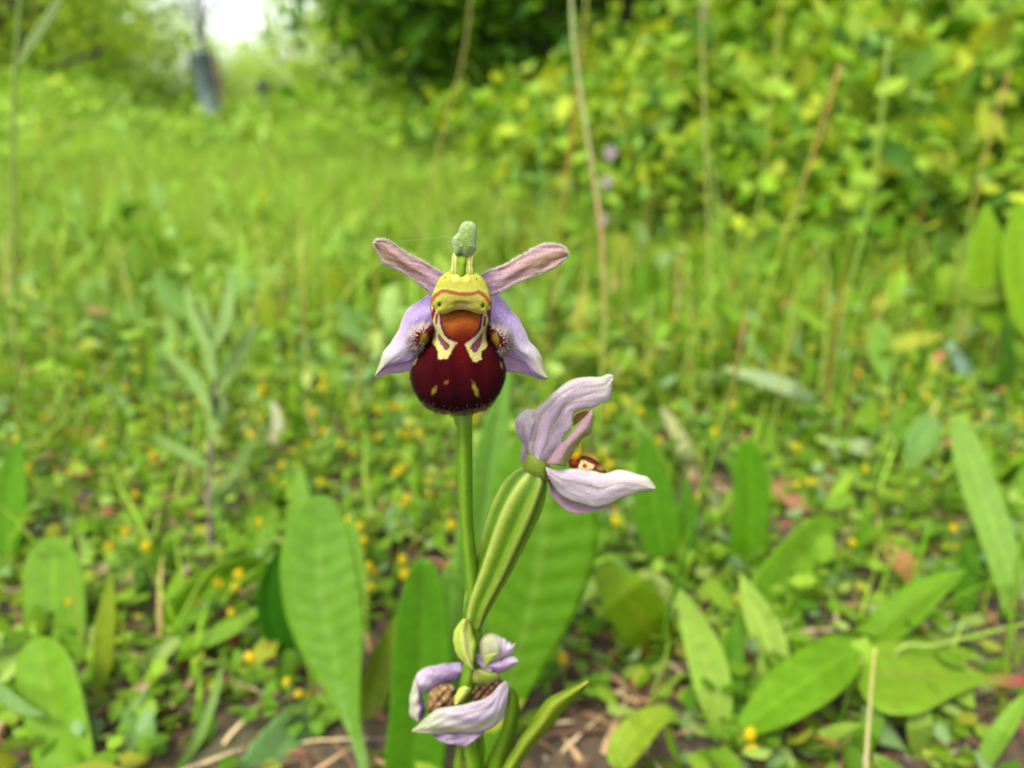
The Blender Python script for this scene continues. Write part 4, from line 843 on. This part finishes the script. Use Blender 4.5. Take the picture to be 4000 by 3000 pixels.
def medick(x, y, h, nh, label, group, scale=1.0, big=True):
    global proto_m
    if proto_m is None:
        proto_m = (stem_mesh('stem'), head_mesh('flower_head'), trifoliate('leaf')); used = [0, 0, 0]; medick.used = used
    o = empty('medick', (x, y, float(hgt(x, y))), label, 'flower', group)
    o.rotation_euler.z = rng.uniform(0, 6.28)
    def add(i, loc, rot, sc):
        c = proto_m[i]
        if medick.used[i]: c = c.copy(); COL.objects.link(c)
        medick.used[i] = 1; c.parent = o; c.location = loc; c.rotation_euler = rot; c.scale = sc
    add(0, (0, 0, 0), (0, 0, 0), (scale, scale, h/.03))
    for k in range(nh):
        add(1, (rng.normal(0, .004)*k, rng.normal(0, .004)*k, h-.004*k), (rng.uniform(-.4, .4), rng.uniform(-.4, .4), rng.uniform(0, 6)), (scale,)*3)
    for k in range(3 if big else 2):
        a = rng.uniform(0, 6.28); r = rng.uniform(.003, .010)
        add(2, (r*math.cos(a), r*math.sin(a), h*rng.uniform(.35, .85)), (rng.uniform(-.5, .5), rng.uniform(-.5, .5), a), (scale*rng.uniform(.8, 1.3),)*3)
heads = [(270, 1145), (316, 1178), (150, 1300), (95, 900), (290, 1060), (470, 1262), (785, 1175), (797, 1215), (868, 1195), (692, 1032), (858, 1010), (872, 998), (590, 1035), (735, 960), (700, 935), (905, 940),
         (975, 1130), (655, 1045), (775, 1140), (755, 1115), (610, 1000), (515, 1240), (480, 1020), (800, 1260), (1215, 1415), (1620, 1585), (2100, 840), (2000, 860), (1730, 770), (1705, 745), (1990, 700), (1690, 650),
         (1600, 700), (1260, 660), (1265, 740), (1320, 880), (1660, 800), (1590, 620), (1830, 740), (1770, 640), (1480, 640), (1420, 690), (1455, 760), (1400, 810), (1870, 1010), (1745, 1050), (1330, 1130), (2140, 1180), (2060, 1140),
         (470, 440), (350, 435), (120, 625), (60, 1010), (190, 560), (260, 700), (520, 770), (640, 730), (400, 900), (330, 985), (220, 955), (540, 1420), (620, 1470), (500, 1330), (700, 820), (760, 860), (1010, 700), (1130, 620), (1950, 560), (1840, 1180),
         (565, 905), (845, 880), (815, 950), (925, 1035), (640, 900), (680, 890), (560, 1120), (530, 990), (445, 830), (380, 760), (300, 800), (160, 780), (880, 1090), (720, 1080), (1385, 740), (1540, 720), (1570, 760), (1650, 720), (1780, 800), (1890, 830), (1925, 790), (2050, 660), (1350, 800), (1300, 780)]
for k in range(150): heads.append((float(rng.uniform(0, 2212)), float(rng.triangular(480, 700, 1150))))
for i, (x, y) in enumerate(heads):
    h = .016+.012*rng.random()
    q = at_z(x*S22, y*S22, h)
    if q[1] > 3 or q[1] < 0: continue
    near = q[1] < .6
    lab = 'yellow black medick with clustered round flower heads on low sward'
    medick(q[0], q[1], h, 1 if rng.random() < .6 else 2, lab, 'yellow medicks dotted over the meadow', rng.uniform(.8, 1.25) if near else rng.uniform(1.0, 1.5), near)

# ------------------------------------------------------------------ sward: small leaves, grass, litter
def fr(y): return .72*y+.12
def scatter_xy(n, y0, y1, pw=1.0):
    u = rng.random(n); y = (y0**(pw+1)+u*(y1**(pw+1)-y0**(pw+1)))**(1/(pw+1)); x = rng.uniform(-1, 1, n)*fr(y); return x, y
def patch(P):                                                   # herbs of one kind grow in patches
    x, y = P[:, 0], P[:, 1]
    a = np.sin(3.1*x+1.7*np.sin(2.3*y))*np.sin(2.6*y+.8)+.7*np.sin(9.7*x+2*np.sin(6*y))*np.sin(7.9*y+1.1)+.4*np.sin(25*x)*np.sin(21*y+.5)
    b = np.sin(4.3*x+2.2)*np.sin(3.7*y+1.4*np.sin(3*x))+.6*np.sin(13*x+.4)*np.sin(11*y)
    return a, b
def scatter_side(n, y0, y1):                                   # the same sward going on beside the view
    x, y = scatter_xy(n, y0, y1); sg = np.where(rng.random(n) < .5, -1, 1); return sg*(fr(y)+rng.random(n)*(.8*y+.35)), y
def leaf_cloud(P, size, elev, pal, wts, aspect=.55, jitter=.14, az=None, patchy=False):
    n = len(P); az = rng.uniform(0, 2*np.pi, n) if az is None else az
    d = np.stack([np.cos(az)*np.cos(elev), np.sin(az)*np.cos(elev), np.sin(elev)], -1)
    s = np.stack([-np.sin(az), np.cos(az), np.zeros(n)], -1); roll = rng.normal(0, .45, n)
    nn = np.cross(d, s); s2 = s*np.cos(roll)[:, None]+nn*np.sin(roll)[:, None]; n2 = np.cross(d, s2)
    L = size[:, None]; W = L*aspect*.5
    a = P; V = np.stack([a, a+d*L*.35+s2*W+n2*L*-.1, a+d*L*.72+s2*W*.85+n2*L*-.1, a+d*L-np.array([0, 0, 1])*L*.12, a+d*L*.72-s2*W*.85+n2*L*-.1, a+d*L*.35-s2*W+n2*L*-.1], 1)
    F = (np.arange(n)[:, None, None]*6+np.array([[0, 1, 2, 3], [0, 3, 4, 5]])[None]).reshape(-1, 4)
    pal = np.array([alb(c) for c in pal]); C = pal[rng.choice(len(pal), n, p=np.array(wts)/sum(wts))]*rng.uniform(1-jitter, 1+jitter, (n, 1))
    if patchy:
        pa, pb = patch(P); C = C*(1+.22*np.clip(pa, -1.2, 1.2))[:, None]; C = mixc(C, alb((150, 196, 130)), .45*ss(.3, 1.1, pb)); C = mixc(C, alb((176, 196, 50)), .4*ss(-.3, -1.1, pb)); C = mixc(C, alb((162, 208, 72)), .42*ss(.12, -.25, P[:, 0]/P[:, 1])*ss(.5, .9, P[:, 1]))
    return V.reshape(-1, 3), F, np.repeat(C, 6, 0)
def blade_cloud(P, H, az, bend, W, pal, wts, dry_tip=.15):
    n = len(P); t = np.array([0, .4, .75, 1.0])
    d = np.stack([np.cos(az), np.sin(az), np.zeros(n)], -1); s = np.stack([-np.sin(az), np.cos(az), np.zeros(n)], -1)
    c = P[:, None]+d[:, None]*(bend*H)[:, None, None]*(t**2)[None, :, None]+np.array([0, 0, 1])*(H[:, None]*(t-.25*np.minimum(bend, 1.2)[:, None]*t**2)[...])[..., None]
    w = (W[:, None]*np.array([.8, 1, .7, .08])[None]/2)[..., None]*s[:, None]
    V = np.stack([c-w, c+w], 2).reshape(n, 8, 3)
    F = (np.arange(n)[:, None, None]*8+np.array([[0, 1, 3, 2], [2, 3, 5, 4], [4, 5, 7, 6]])[None]).reshape(-1, 4)
    pal = np.array([alb(q) for q in pal]); C = pal[rng.choice(len(pal), n, p=np.array(wts)/sum(wts))]*rng.uniform(.85, 1.15, (n, 1))
    if dry_tip: C = C*(1+.18*np.clip(patch(P)[0], -1.2, 1.2))[:, None]; C = mixc(C, alb((166, 210, 76)), .4*ss(.12, -.25, P[:, 0]/P[:, 1])*ss(.5, .9, P[:, 1]))
    return V.reshape(-1, 3), F, np.repeat(C, 8, 0)
def join(parts):
    V, F, C, o = [], [], [], 0
    for v, f, c in parts: V.append(v); F.append(f+o); C.append(c); o += len(v)
    return np.vstack(V), np.vstack(F), np.vstack(C)
PALN = [(120, 166, 30), (144, 184, 50), (92, 138, 18), (164, 196, 92), (176, 186, 60), (140, 178, 110), (190, 120, 90)]
WTN = [4, 4, 3, 2, 1.2, 1.5, .35]
parts = []
x, y = scatter_xy(30000, .15, .8); z = hgt(x, y)+np.abs(rng.normal(0, .009, len(x)))
clump = np.sin(23*x+2.1)*np.sin(19*y+.4)+.6*np.sin(51*x)*np.sin(47*y+2); k = clump > -.7+.75*ss(.34, .2, y)
x, y, z = x[k], y[k], z[k]
parts.append(leaf_cloud(np.stack([x, y, z], -1), rng.uniform(.004, .012, len(x)), rng.normal(.15, .3, len(x)), PALN, WTN, .6))
x, y = scatter_xy(1700, .17, .6); z = hgt(x, y)+np.abs(rng.normal(.004, .008, len(x)))
parts.append(leaf_cloud(np.stack([x, y, z], -1), rng.uniform(.010, .022, len(x)), rng.normal(.35, .4, len(x)), PALN[:6]+[(84, 136, 20)], WTN[:6]+[2], .45))
x, y = scatter_xy(62000, .5, 2.8); z = hgt(x, y)+np.abs(rng.normal(0, .022, len(x)))
parts.append(leaf_cloud(np.stack([x, y, z], -1), rng.uniform(.007, .024, len(x)), rng.normal(.3, .4, len(x)), PALN, WTN, .5, patchy=True))
x, y = scatter_xy(5200, .55, 3.2); z = hgt(x, y)+rng.uniform(.0, .05, len(x))                 # broader herb leaves standing through the sward
parts.append(leaf_cloud(np.stack([x, y, z], -1), rng.uniform(.025, .065, len(x)), rng.normal(.8, .35, len(x)), PALN[:6], WTN[:6], .34, patchy=True))
x, y = scatter_xy(44000, 2.6, 14); z = hgt(x, y)+np.abs(rng.normal(0, .10, len(x)))
parts.append(leaf_cloud(np.stack([x, y, z], -1), rng.uniform(.03, .10, len(x)), rng.normal(.5, .4, len(x)), PALN[:5], WTN[:5], .4, patchy=True))
st0 = rng.bit_generator.state
for cnt, y0, y1, a, b, zz in ((12000, .05, .8, .004, .012, .009), (26000, .5, 2.8, .009, .028, .022), (16000, 2.6, 14, .04, .11, .1)):
    x, y = scatter_side(cnt, y0, y1); z = hgt(x, y)+np.abs(rng.normal(0, zz, len(x)))
    parts.append(leaf_cloud(np.stack([x, y, z], -1), rng.uniform(a, b, len(x)), rng.normal(.3, .4, len(x)), PALN, WTN, .5, patchy=True))
rng.bit_generator.state = st0
V, F, C = join(parts)
tag(mesh_obj('ground_cover', V, F, C, M_FAR), 'low clover like leaves and herbs covering the meadow soil', 'ground cover', kind='stuff')
PALG = [(134, 180, 36), (156, 194, 62), (108, 156, 20), (178, 192, 90), (196, 178, 110)]; WTG = [4, 4, 3, 1.2, .5]
parts = []
x, y = scatter_xy(3000, .22, .75); n = len(x)
parts.append(blade_cloud(np.stack([x, y, hgt(x, y)-.002], -1), rng.uniform(.012, .05, n), rng.uniform(0, 6.28, n), rng.uniform(.1, .9, n), rng.uniform(.0008, .0022, n), PALG, WTG))
x, y = scatter_xy(26000, .6, 2.8); n = len(x)
parts.append(blade_cloud(np.stack([x, y, hgt(x, y)-.002], -1), rng.uniform(.03, .11, n)*(1+.25*ss(1, 2.5, y)), rng.uniform(0, 6.28, n), rng.uniform(.1, .8, n), rng.uniform(.0014, .004, n), PALG, WTG))
x, y = scatter_xy(3000, .42, 1.7); n = len(x)
parts.append(blade_cloud(np.stack([x, y, hgt(x, y)-.002], -1), rng.uniform(.04, .15, n), rng.uniform(0, 6.28, n), rng.uniform(.02, .4, n), rng.uniform(.0009, .0019, n), PALG+[(190, 170, 90), (170, 130, 70)], WTG+[1.5, .8]))
x, y = scatter_xy(40000, 2.5, 14); n = len(x)
parts.append(blade_cloud(np.stack([x, y, hgt(x, y)-.002], -1), rng.uniform(.06, .19, n), rng.uniform(0, 6.28, n), rng.uniform(.1, .8, n), rng.uniform(.004, .010, n), PALG, WTG))
st0 = rng.bit_generator.state
for cnt, y0, y1, h0, h1, w0, w1 in ((9000, .4, 2.8, .03, .11, .0014, .004), (14000, 2.5, 14, .06, .19, .004, .01)):
    x, y = scatter_side(cnt, y0, y1); n = len(x)
    parts.append(blade_cloud(np.stack([x, y, hgt(x, y)-.002], -1), rng.uniform(h0, h1, n), rng.uniform(0, 6.28, n), rng.uniform(.1, .8, n), rng.uniform(w0, w1, n), PALG, WTG))
rng.bit_generator.state = st0
V, F, C = join(parts)
tag(mesh_obj('grass', V, F, C, M_FAR), 'fine green meadow grass growing between the herbs', 'grass', kind='stuff')
x, y = scatter_xy(6000, .15, .8); n = len(x)
v, f, c = blade_cloud(np.stack([x, y, hgt(x, y)+.0015], -1), np.full(n, .0035), rng.uniform(0, 6.28, n), rng.uniform(2, 9, n), rng.uniform(.0008, .003, n), [(140, 104, 66), (180, 146, 100), (96, 66, 40), (200, 176, 130), (160, 90, 70)], [3, 2, 3, 1.5, .8])
tag(mesh_obj('leaf_litter', v, f, c, M_DRY), 'brown dead stalks and leaf litter lying on the soil', 'litter', kind='stuff')

x, y = scatter_xy(9000, .14, .7); n = len(x); sz = rng.uniform(.0006, .0026, n)*rng.uniform(.6, 1, n)
oc = np.array([(1, 0, 0), (0, 1, 0), (-1, 0, 0), (0, -1, 0), (0, 0, 1), (0, 0, -1)], float)
v = np.stack([x, y, hgt(x, y)+sz*.3], -1)[:, None]+sz[:, None, None]*oc[None]*rng.uniform(.6, 1.3, (n, 6, 1))
f = (np.arange(n)[:, None, None]*6+np.array([[0, 1, 4], [1, 2, 4], [2, 3, 4], [3, 0, 4], [1, 0, 5], [2, 1, 5], [3, 2, 5], [0, 3, 5]])[None]).reshape(-1, 3)
pc = np.array([alb(c) for c in [(70, 50, 30), (100, 74, 46), (50, 36, 22), (130, 110, 84), (150, 136, 116)]])
tag(mesh_obj('soil_crumbs', v.reshape(-1, 3), f, np.repeat(pc[rng.choice(5, n, p=[.3, .25, .25, .13, .07])], 6, 0), M_DRY, smooth=False), 'brown soil crumbs and tiny stones on the bare patches', 'soil', kind='stuff')

# ------------------------------------------------------------------ meadow rosettes
def ros_leaf(name, L, W, col, hi, prof):
    nu, nv = 12, 5; sx = np.linspace(0, 1, nu); w = W/2*PROF[prof](sx)
    s_, t_ = np.meshgrid(sx, np.linspace(-1, 1, nv), indexing='ij')
    V = np.stack([L*s_*(1-.12*s_), w[:, None]*t_, L*(.75*s_-.5*s_**2)+.15*W*np.abs(t_)+.04*W*np.sin(11*s_+2*t_)], -1)
    C = mixc(np.tile(lin(col), (nu*nv, 1)), lin(hi), .7*np.exp(-(t_.ravel()/.2)**2))*KALB
    return mesh_obj(name, V.reshape(-1, 3), grid_faces(nu, nv), C, M_LEAF, thick=.0005)
ROS = [[ros_leaf('leaf', .075, .026, (112, 172, 14), (140, 190, 50), 'round'), 0], [ros_leaf('leaf', .085, .017, (120, 176, 60), (150, 196, 100), 'lance'), 0], [ros_leaf('leaf', .06, .03, (140, 190, 30), (160, 204, 60), 'ovate'), 0]]
RLAB = ['meadow rosette of blunt bright green leaves', 'meadow rosette of narrow grey green leaves', 'meadow rosette of short oval yellow green leaves']
n = 0
while n < 70:
    y = float(rng.uniform(.34, 2.3)); x = float(rng.uniform(-1, 1)*(.62*y+.05)); k = int(rng.integers(0, 3))
    o = empty('rosette_plant', (x, y, float(hgt(x, y))-.002), RLAB[k], 'plant', RLAB[k].replace('meadow rosette', 'meadow rosettes')); n += 1
    sc = rng.uniform(.7, 1.35)*(.45+.55*min(1, max(0, (y-.3)/.4)))
    for q in range(int(rng.integers(5, 8))):
        c = ROS[k][0]
        if ROS[k][1]: c = c.copy(); COL.objects.link(c)
        ROS[k][1] = 1; c.parent = o; c.rotation_euler = (rng.normal(0, .2), -rng.uniform(.1, .9), q*.95+rng.normal(0, .25)); c.scale = (sc*rng.uniform(.7, 1.15),)*3

# ------------------------------------------------------------------ leafy herbs and shrubs
def leafy(name, nclus, nleaf, rx, rz, size, pal, wts, spread, sub=.35, trunk_r=.006, bark=(110, 120, 60), shell=.55):
    cl = rng.normal(0, 1, (nclus, 3)); cl /= np.linalg.norm(cl, axis=1)[:, None]; cl *= (shell+(1-shell)*rng.random((nclus, 1)))
    cl = cl*np.array([rx, rx, rz])+np.array([0, 0, rz*1.02+.04*rz])
    cl[:, 2] = np.maximum(cl[:, 2], .08*rz)
    ci = rng.integers(0, nclus, nleaf); br = rng.uniform(.78, 1.22, nclus)
    P = cl[ci]+rng.normal(0, spread, (nleaf, 3))*np.array([1, 1, .7]); P[:, 2] = np.maximum(P[:, 2], .01)
    v, f, c = leaf_cloud(P, rng.uniform(.5, 1.25, nleaf)*size, rng.normal(-.15, .6, nleaf), pal, wts, .55)
    c = c*np.repeat(br[ci], 6)[:, None]
    V, F, o = [], [], 0
    for k in rng.choice(nclus, min(nclus, 16), replace=False):
        e = cl[k]; m = np.array([e[0]*.25, e[1]*.25, e[2]*.55])
        tv, tf = tube_data(spline(np.array([(rng.normal(0, trunk_r), rng.normal(0, trunk_r), -.02*rz), m, e]), 8), np.linspace(trunk_r, trunk_r*.25, 8), 6)
        V.append(tv); F += [[i+o for i in q] for q in tf]; o += len(tv)
    return (v, f, c), (np.vstack(V), F, alb(bark))
def place_leafy(name, data, loc, rz, sc, label, cat, group, partnames=('foliage', 'stem'), cache={}):
    o = empty(name, loc, label, cat, group); o.rotation_euler.z = rz; o.scale = (sc,)*3
    key = id(data)
    if key not in cache:
        (v, f, c), (tv, tf, tc) = data
        a = mesh_obj(partnames[0], v, f, c, M_TREE if partnames[0] == 'crown' else M_FAR, o, local=True); b = mesh_obj(partnames[1], tv, tf, tc, M_BARK, o, local=True); cache[key] = (a, b)
    else:
        for q in cache[key]:
            d = q.copy(); COL.objects.link(d); d.parent = o
    return o
PALB = [(138, 184, 34), (160, 200, 60), (104, 156, 22), (184, 204, 56), (142, 192, 84), (66, 112, 16)]
herbA = leafy('h', 34, 620, .22, .13, .05, PALB, [4, 3, 3, 1.5, 1, 2], .055, trunk_r=.003)
herbB = leafy('h', 30, 480, .16, .17, .06, PALB, [3, 4, 2, 2, 1, 2], .05, trunk_r=.003)
herbC = leafy('h', 30, 1100, .24, .12, .034, [(150, 198, 50), (170, 212, 70), (130, 182, 40), (170, 206, 110)], [4, 3, 2, 1.5], .06, trunk_r=.003)
herbs = [(.42, .95, 0, .62), (.58, .86, 1, .6), (.3, 1.1, 1, .6), (.72, 1.0, 0, .75), (.2, 1.25, 0, .7), (.66, .74, 0, .5), (.95, 1.05, 0, .8), (.1, 1.6, 1, .8), (.5, 1.3, 1, .8), (.55, 1.15, 0, 1), (.85, 1.25, 1, 1.1), (.35, 1.5, 1, 1), (.75, 1.65, 0, 1.2), (1.15, 1.6, 0, 1.2), (1.0, 2.1, 1, 1.3), (.5, 2.1, 0, 1.3), (1.45, 2.1, 1, 1.4), (.15, 2.2, 0, 1.1), (1.3, 2.7, 0, 1.5), (.75, 2.7, 1, 1.5),
         (1.9, 2.7, 0, 1.6), (.3, 2.9, 1, 1.3), (-.1, 2.7, 0, 1.1), (.95, 1.9, 1, 1.2), (1.7, 3.2, 1, 1.9), (1.1, 3.3, 0, 1.9), (.6, 3.4, 1, 1.7), (2.3, 3.4, 0, 2.0)]
for i, (x, y, k, s) in enumerate(herbs):
    place_leafy('leafy_herb', herbA if k == 0 else herbB, (x, y, float(hgt(x, y))-.01), rng.uniform(0, 6.28), s, ('low bushy herb with drooping oval leaves on the bank' if k == 0 else 'upright bushy herb with larger bright leaves on the bank'), 'herb', 'drooping herbs over the bank' if k == 0 else 'upright herbs over the bank')
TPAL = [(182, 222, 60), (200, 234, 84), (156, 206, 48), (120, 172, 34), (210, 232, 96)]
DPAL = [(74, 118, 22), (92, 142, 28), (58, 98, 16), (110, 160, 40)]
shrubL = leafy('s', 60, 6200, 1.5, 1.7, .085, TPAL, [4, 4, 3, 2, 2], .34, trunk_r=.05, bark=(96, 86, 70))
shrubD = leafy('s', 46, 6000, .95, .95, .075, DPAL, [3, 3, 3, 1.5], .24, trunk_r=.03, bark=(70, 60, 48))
treeL = leafy('t', 80, 8500, 2.2, 2.6, .11, TPAL, [4, 4, 3, 2, 2], .45, trunk_r=.09, bark=(90, 82, 70))
def px_xy(px, Y): return float((px*S22-2000)/FPX*Y*CT)                      # sideways position for a picture column
for px, Y, dat, s, lab, gr in [
    (-60, 8.5, shrubL, 1.25, 'bright green hazel like shrub at the meadow edge', 'bright shrubs at the meadow edge'), (50, 10, shrubL, 1.3, 'bright green hazel like shrub at the meadow edge', 'bright shrubs at the meadow edge'),
    (215, 15, shrubL, 1.25, 'bright green hazel like shrub at the meadow edge', 'bright shrubs at the meadow edge'), (20, 14, treeL, 1.3, 'broad leafy tree behind the bright meadow shrubs', 'leafy trees behind the shrubs'),
    (885, 11, shrubL, 1.2, 'bright green hazel like shrub at the meadow edge', 'bright shrubs at the meadow edge'), (960, 12, treeL, 1.0, 'broad leafy tree behind the bright meadow shrubs', 'leafy trees behind the shrubs'),
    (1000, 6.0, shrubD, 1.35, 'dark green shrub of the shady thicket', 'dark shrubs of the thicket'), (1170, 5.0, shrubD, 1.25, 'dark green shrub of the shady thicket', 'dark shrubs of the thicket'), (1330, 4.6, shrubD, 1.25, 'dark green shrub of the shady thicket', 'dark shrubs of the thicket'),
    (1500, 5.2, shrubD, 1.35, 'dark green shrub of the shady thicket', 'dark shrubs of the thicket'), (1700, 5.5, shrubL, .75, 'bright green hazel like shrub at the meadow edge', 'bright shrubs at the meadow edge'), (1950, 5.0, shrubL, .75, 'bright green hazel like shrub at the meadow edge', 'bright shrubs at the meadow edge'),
    (2220, 5.2, shrubL, .8, 'bright green hazel like shrub at the meadow edge', 'bright shrubs at the meadow edge'), (1100, 9.5, treeL, 1.1, 'broad leafy tree behind the bright meadow shrubs', 'leafy trees behind the shrubs'), (1450, 9, treeL, 1.2, 'broad leafy tree behind the bright meadow shrubs', 'leafy trees behind the shrubs'),
    (1850, 9.5, treeL, 1.2, 'broad leafy tree behind the bright meadow shrubs', 'leafy trees behind the shrubs'), (2250, 9, treeL, 1.2, 'broad leafy tree behind the bright meadow shrubs', 'leafy trees behind the shrubs')]:
    x = px_xy(px, Y)
    place_leafy('tree' if dat is treeL else 'shrub', dat, (x, Y, float(hgt(x, Y))-.05), rng.uniform(0, 6.28), s, lab, 'tree' if dat is treeL else 'shrub', gr, ('crown', 'trunk'))
for k, (px, Y, s) in enumerate([(-120, 6.5, 2.2), (40, 7.4, 2.4), (170, 8.4, 2.6), (300, 9.6, 2.6), (400, 10.8, 2.4), (640, 8.8, 1.8), (730, 7.6, 2.2), (800, 6.4, 2.0), (520, 15, 1.8), (450, 14, 2.2), (610, 14, 2.2), (690, 12, 2.8), (230, 12, 3.0), (120, 5.2, 1.6), (60, 3.2, .75), (260, 2.9, .6), (420, 3.6, .7), (560, 4.2, .7), (700, 3.3, .7), (330, 4.6, .9), (160, 2.4, .5), (500, 2.5, .45), (640, 2.6, .5), (780, 4.4, .9), (860, 3.0, .7), (30, 2.1, .45), (390, 2.1, .4), (740, 2.1, .45), (870, 5.0, 1.7), (20, 4.4, 1.3)]):
    x = px_xy(px, Y); place_leafy('leafy_herb', herbC, (x, Y, float(hgt(x, Y))-.02), rng.uniform(0, 6.28), s, 'pale bushy herb rising out of the open meadow grass', 'herb', 'pale herbs in the open meadow')
for px, Y, s in [(330, 30, .88), (415, 34, .80), (500, 36, .67), (575, 33, .58), (665, 30, .95), (760, 28, .9), (545, 40, .62), (620, 26, .5), (250, 26, .8), (850, 26, .9), (140, 24, .9), (20, 22, .9), (930, 22, 1.0)]:
    x = px_xy(px, Y); place_leafy('tree', treeL, (x, Y, float(hgt(x, Y))-.1), rng.uniform(0, 6.28), s, 'far low tree in the hedge line below the open sky', 'tree', 'far hedge line trees', ('crown', 'trunk'))

# tree guards with young trees
def guard(px, Y, h, r, lean, label, col):
    x = px_xy(px, Y); z = float(hgt(x, Y))
    o = empty('tree_guard', (x, Y, z), label, 'tree guard'); o.rotation_euler = (0, lean, 0)
    n = 24; a = np.linspace(0, 2*np.pi, n, endpoint=False); V = []
    for rr, zz in ((r, 0), (r, h), (r*1.06, h), (r*1.06, h+.012), (r*.9, h+.012), (r*.9, 0)): V += [(rr*math.cos(t), rr*math.sin(t), zz) for t in a]
    F = [[k*n+i, k*n+(i+1) % n, (k+1)*n+(i+1) % n, (k+1)*n+i] for k in range(5) for i in range(n)]
    mesh_obj('tube', np.array(V), F, alb(col), M_PLASTIC, o, local=True)
    w = .016; sx = r+w+.004
    V = [(sx+dx*w, dy*w, zz) for zz in (-.05, h*.98) for dx, dy in ((-1, -1), (1, -1), (1, 1), (-1, 1))]
    mesh_obj('stake', np.array(V), [[0, 1, 5, 4], [1, 2, 6, 5], [2, 3, 7, 6], [3, 0, 4, 7], [4, 5, 6, 7]], alb((130, 110, 86)), M_BARK, o, smooth=False, local=True)
    t2 = np.linspace(0, 2*np.pi, 24); tv, tf = tube_data(np.stack([np.cos(t2)*(r+.004)*1.0+.012*(np.cos(t2) > .8), np.sin(t2)*(r+.004), np.full(24, h*.7)], -1), .004, 5)
    mesh_obj('tie', tv, tf, alb((60, 70, 80)), M_PLASTIC, o, local=True)
    return x, z
young = leafy('y', 22, 420, .16, .5, .05, DPAL, [3, 3, 3, 1], .09, trunk_r=.01, bark=(80, 66, 50), shell=.2)
for px, Y, h, r, ln, lab, col, dk in ((466, 6.4, .62, .08, -.12, 'grey plastic tree guard leaning slightly on the meadow', (186, 204, 216), 1), (572, 11.5, .6, .085, .02, 'pale blue grey tree guard standing further out on the meadow', (206, 222, 228), 0),
                                  (905, 5.6, .9, .075, .0, 'dark grey tree guard against the thicket', (110, 124, 134), 1)):
    x, z = guard(px, Y, h, r, ln, lab, col)
    if dk == 1:
        o = place_leafy('young_tree', young, (x+ln*h*.5, Y, z+h*.75), 0, 1.0, 'slim dark young tree growing out of the ' + ('leaning tree guard' if px == 466 else 'dark tree guard'), 'tree', None, ('crown', 'trunk')); o.scale = (.7, .7, 1.25)

# the hedge goes on to both sides of the clearing
for px, Y in ((-420, 10), (-800, 9), (-1150, 11), (2650, 8), (3050, 9)):
    x = px_xy(px, Y); place_leafy('shrub', shrubL, (x, Y, float(hgt(x, Y))-.05), rng.uniform(0, 6.28), 1.3, 'bright green hazel like shrub at the meadow edge', 'shrub', 'bright shrubs at the meadow edge', ('crown', 'trunk'))
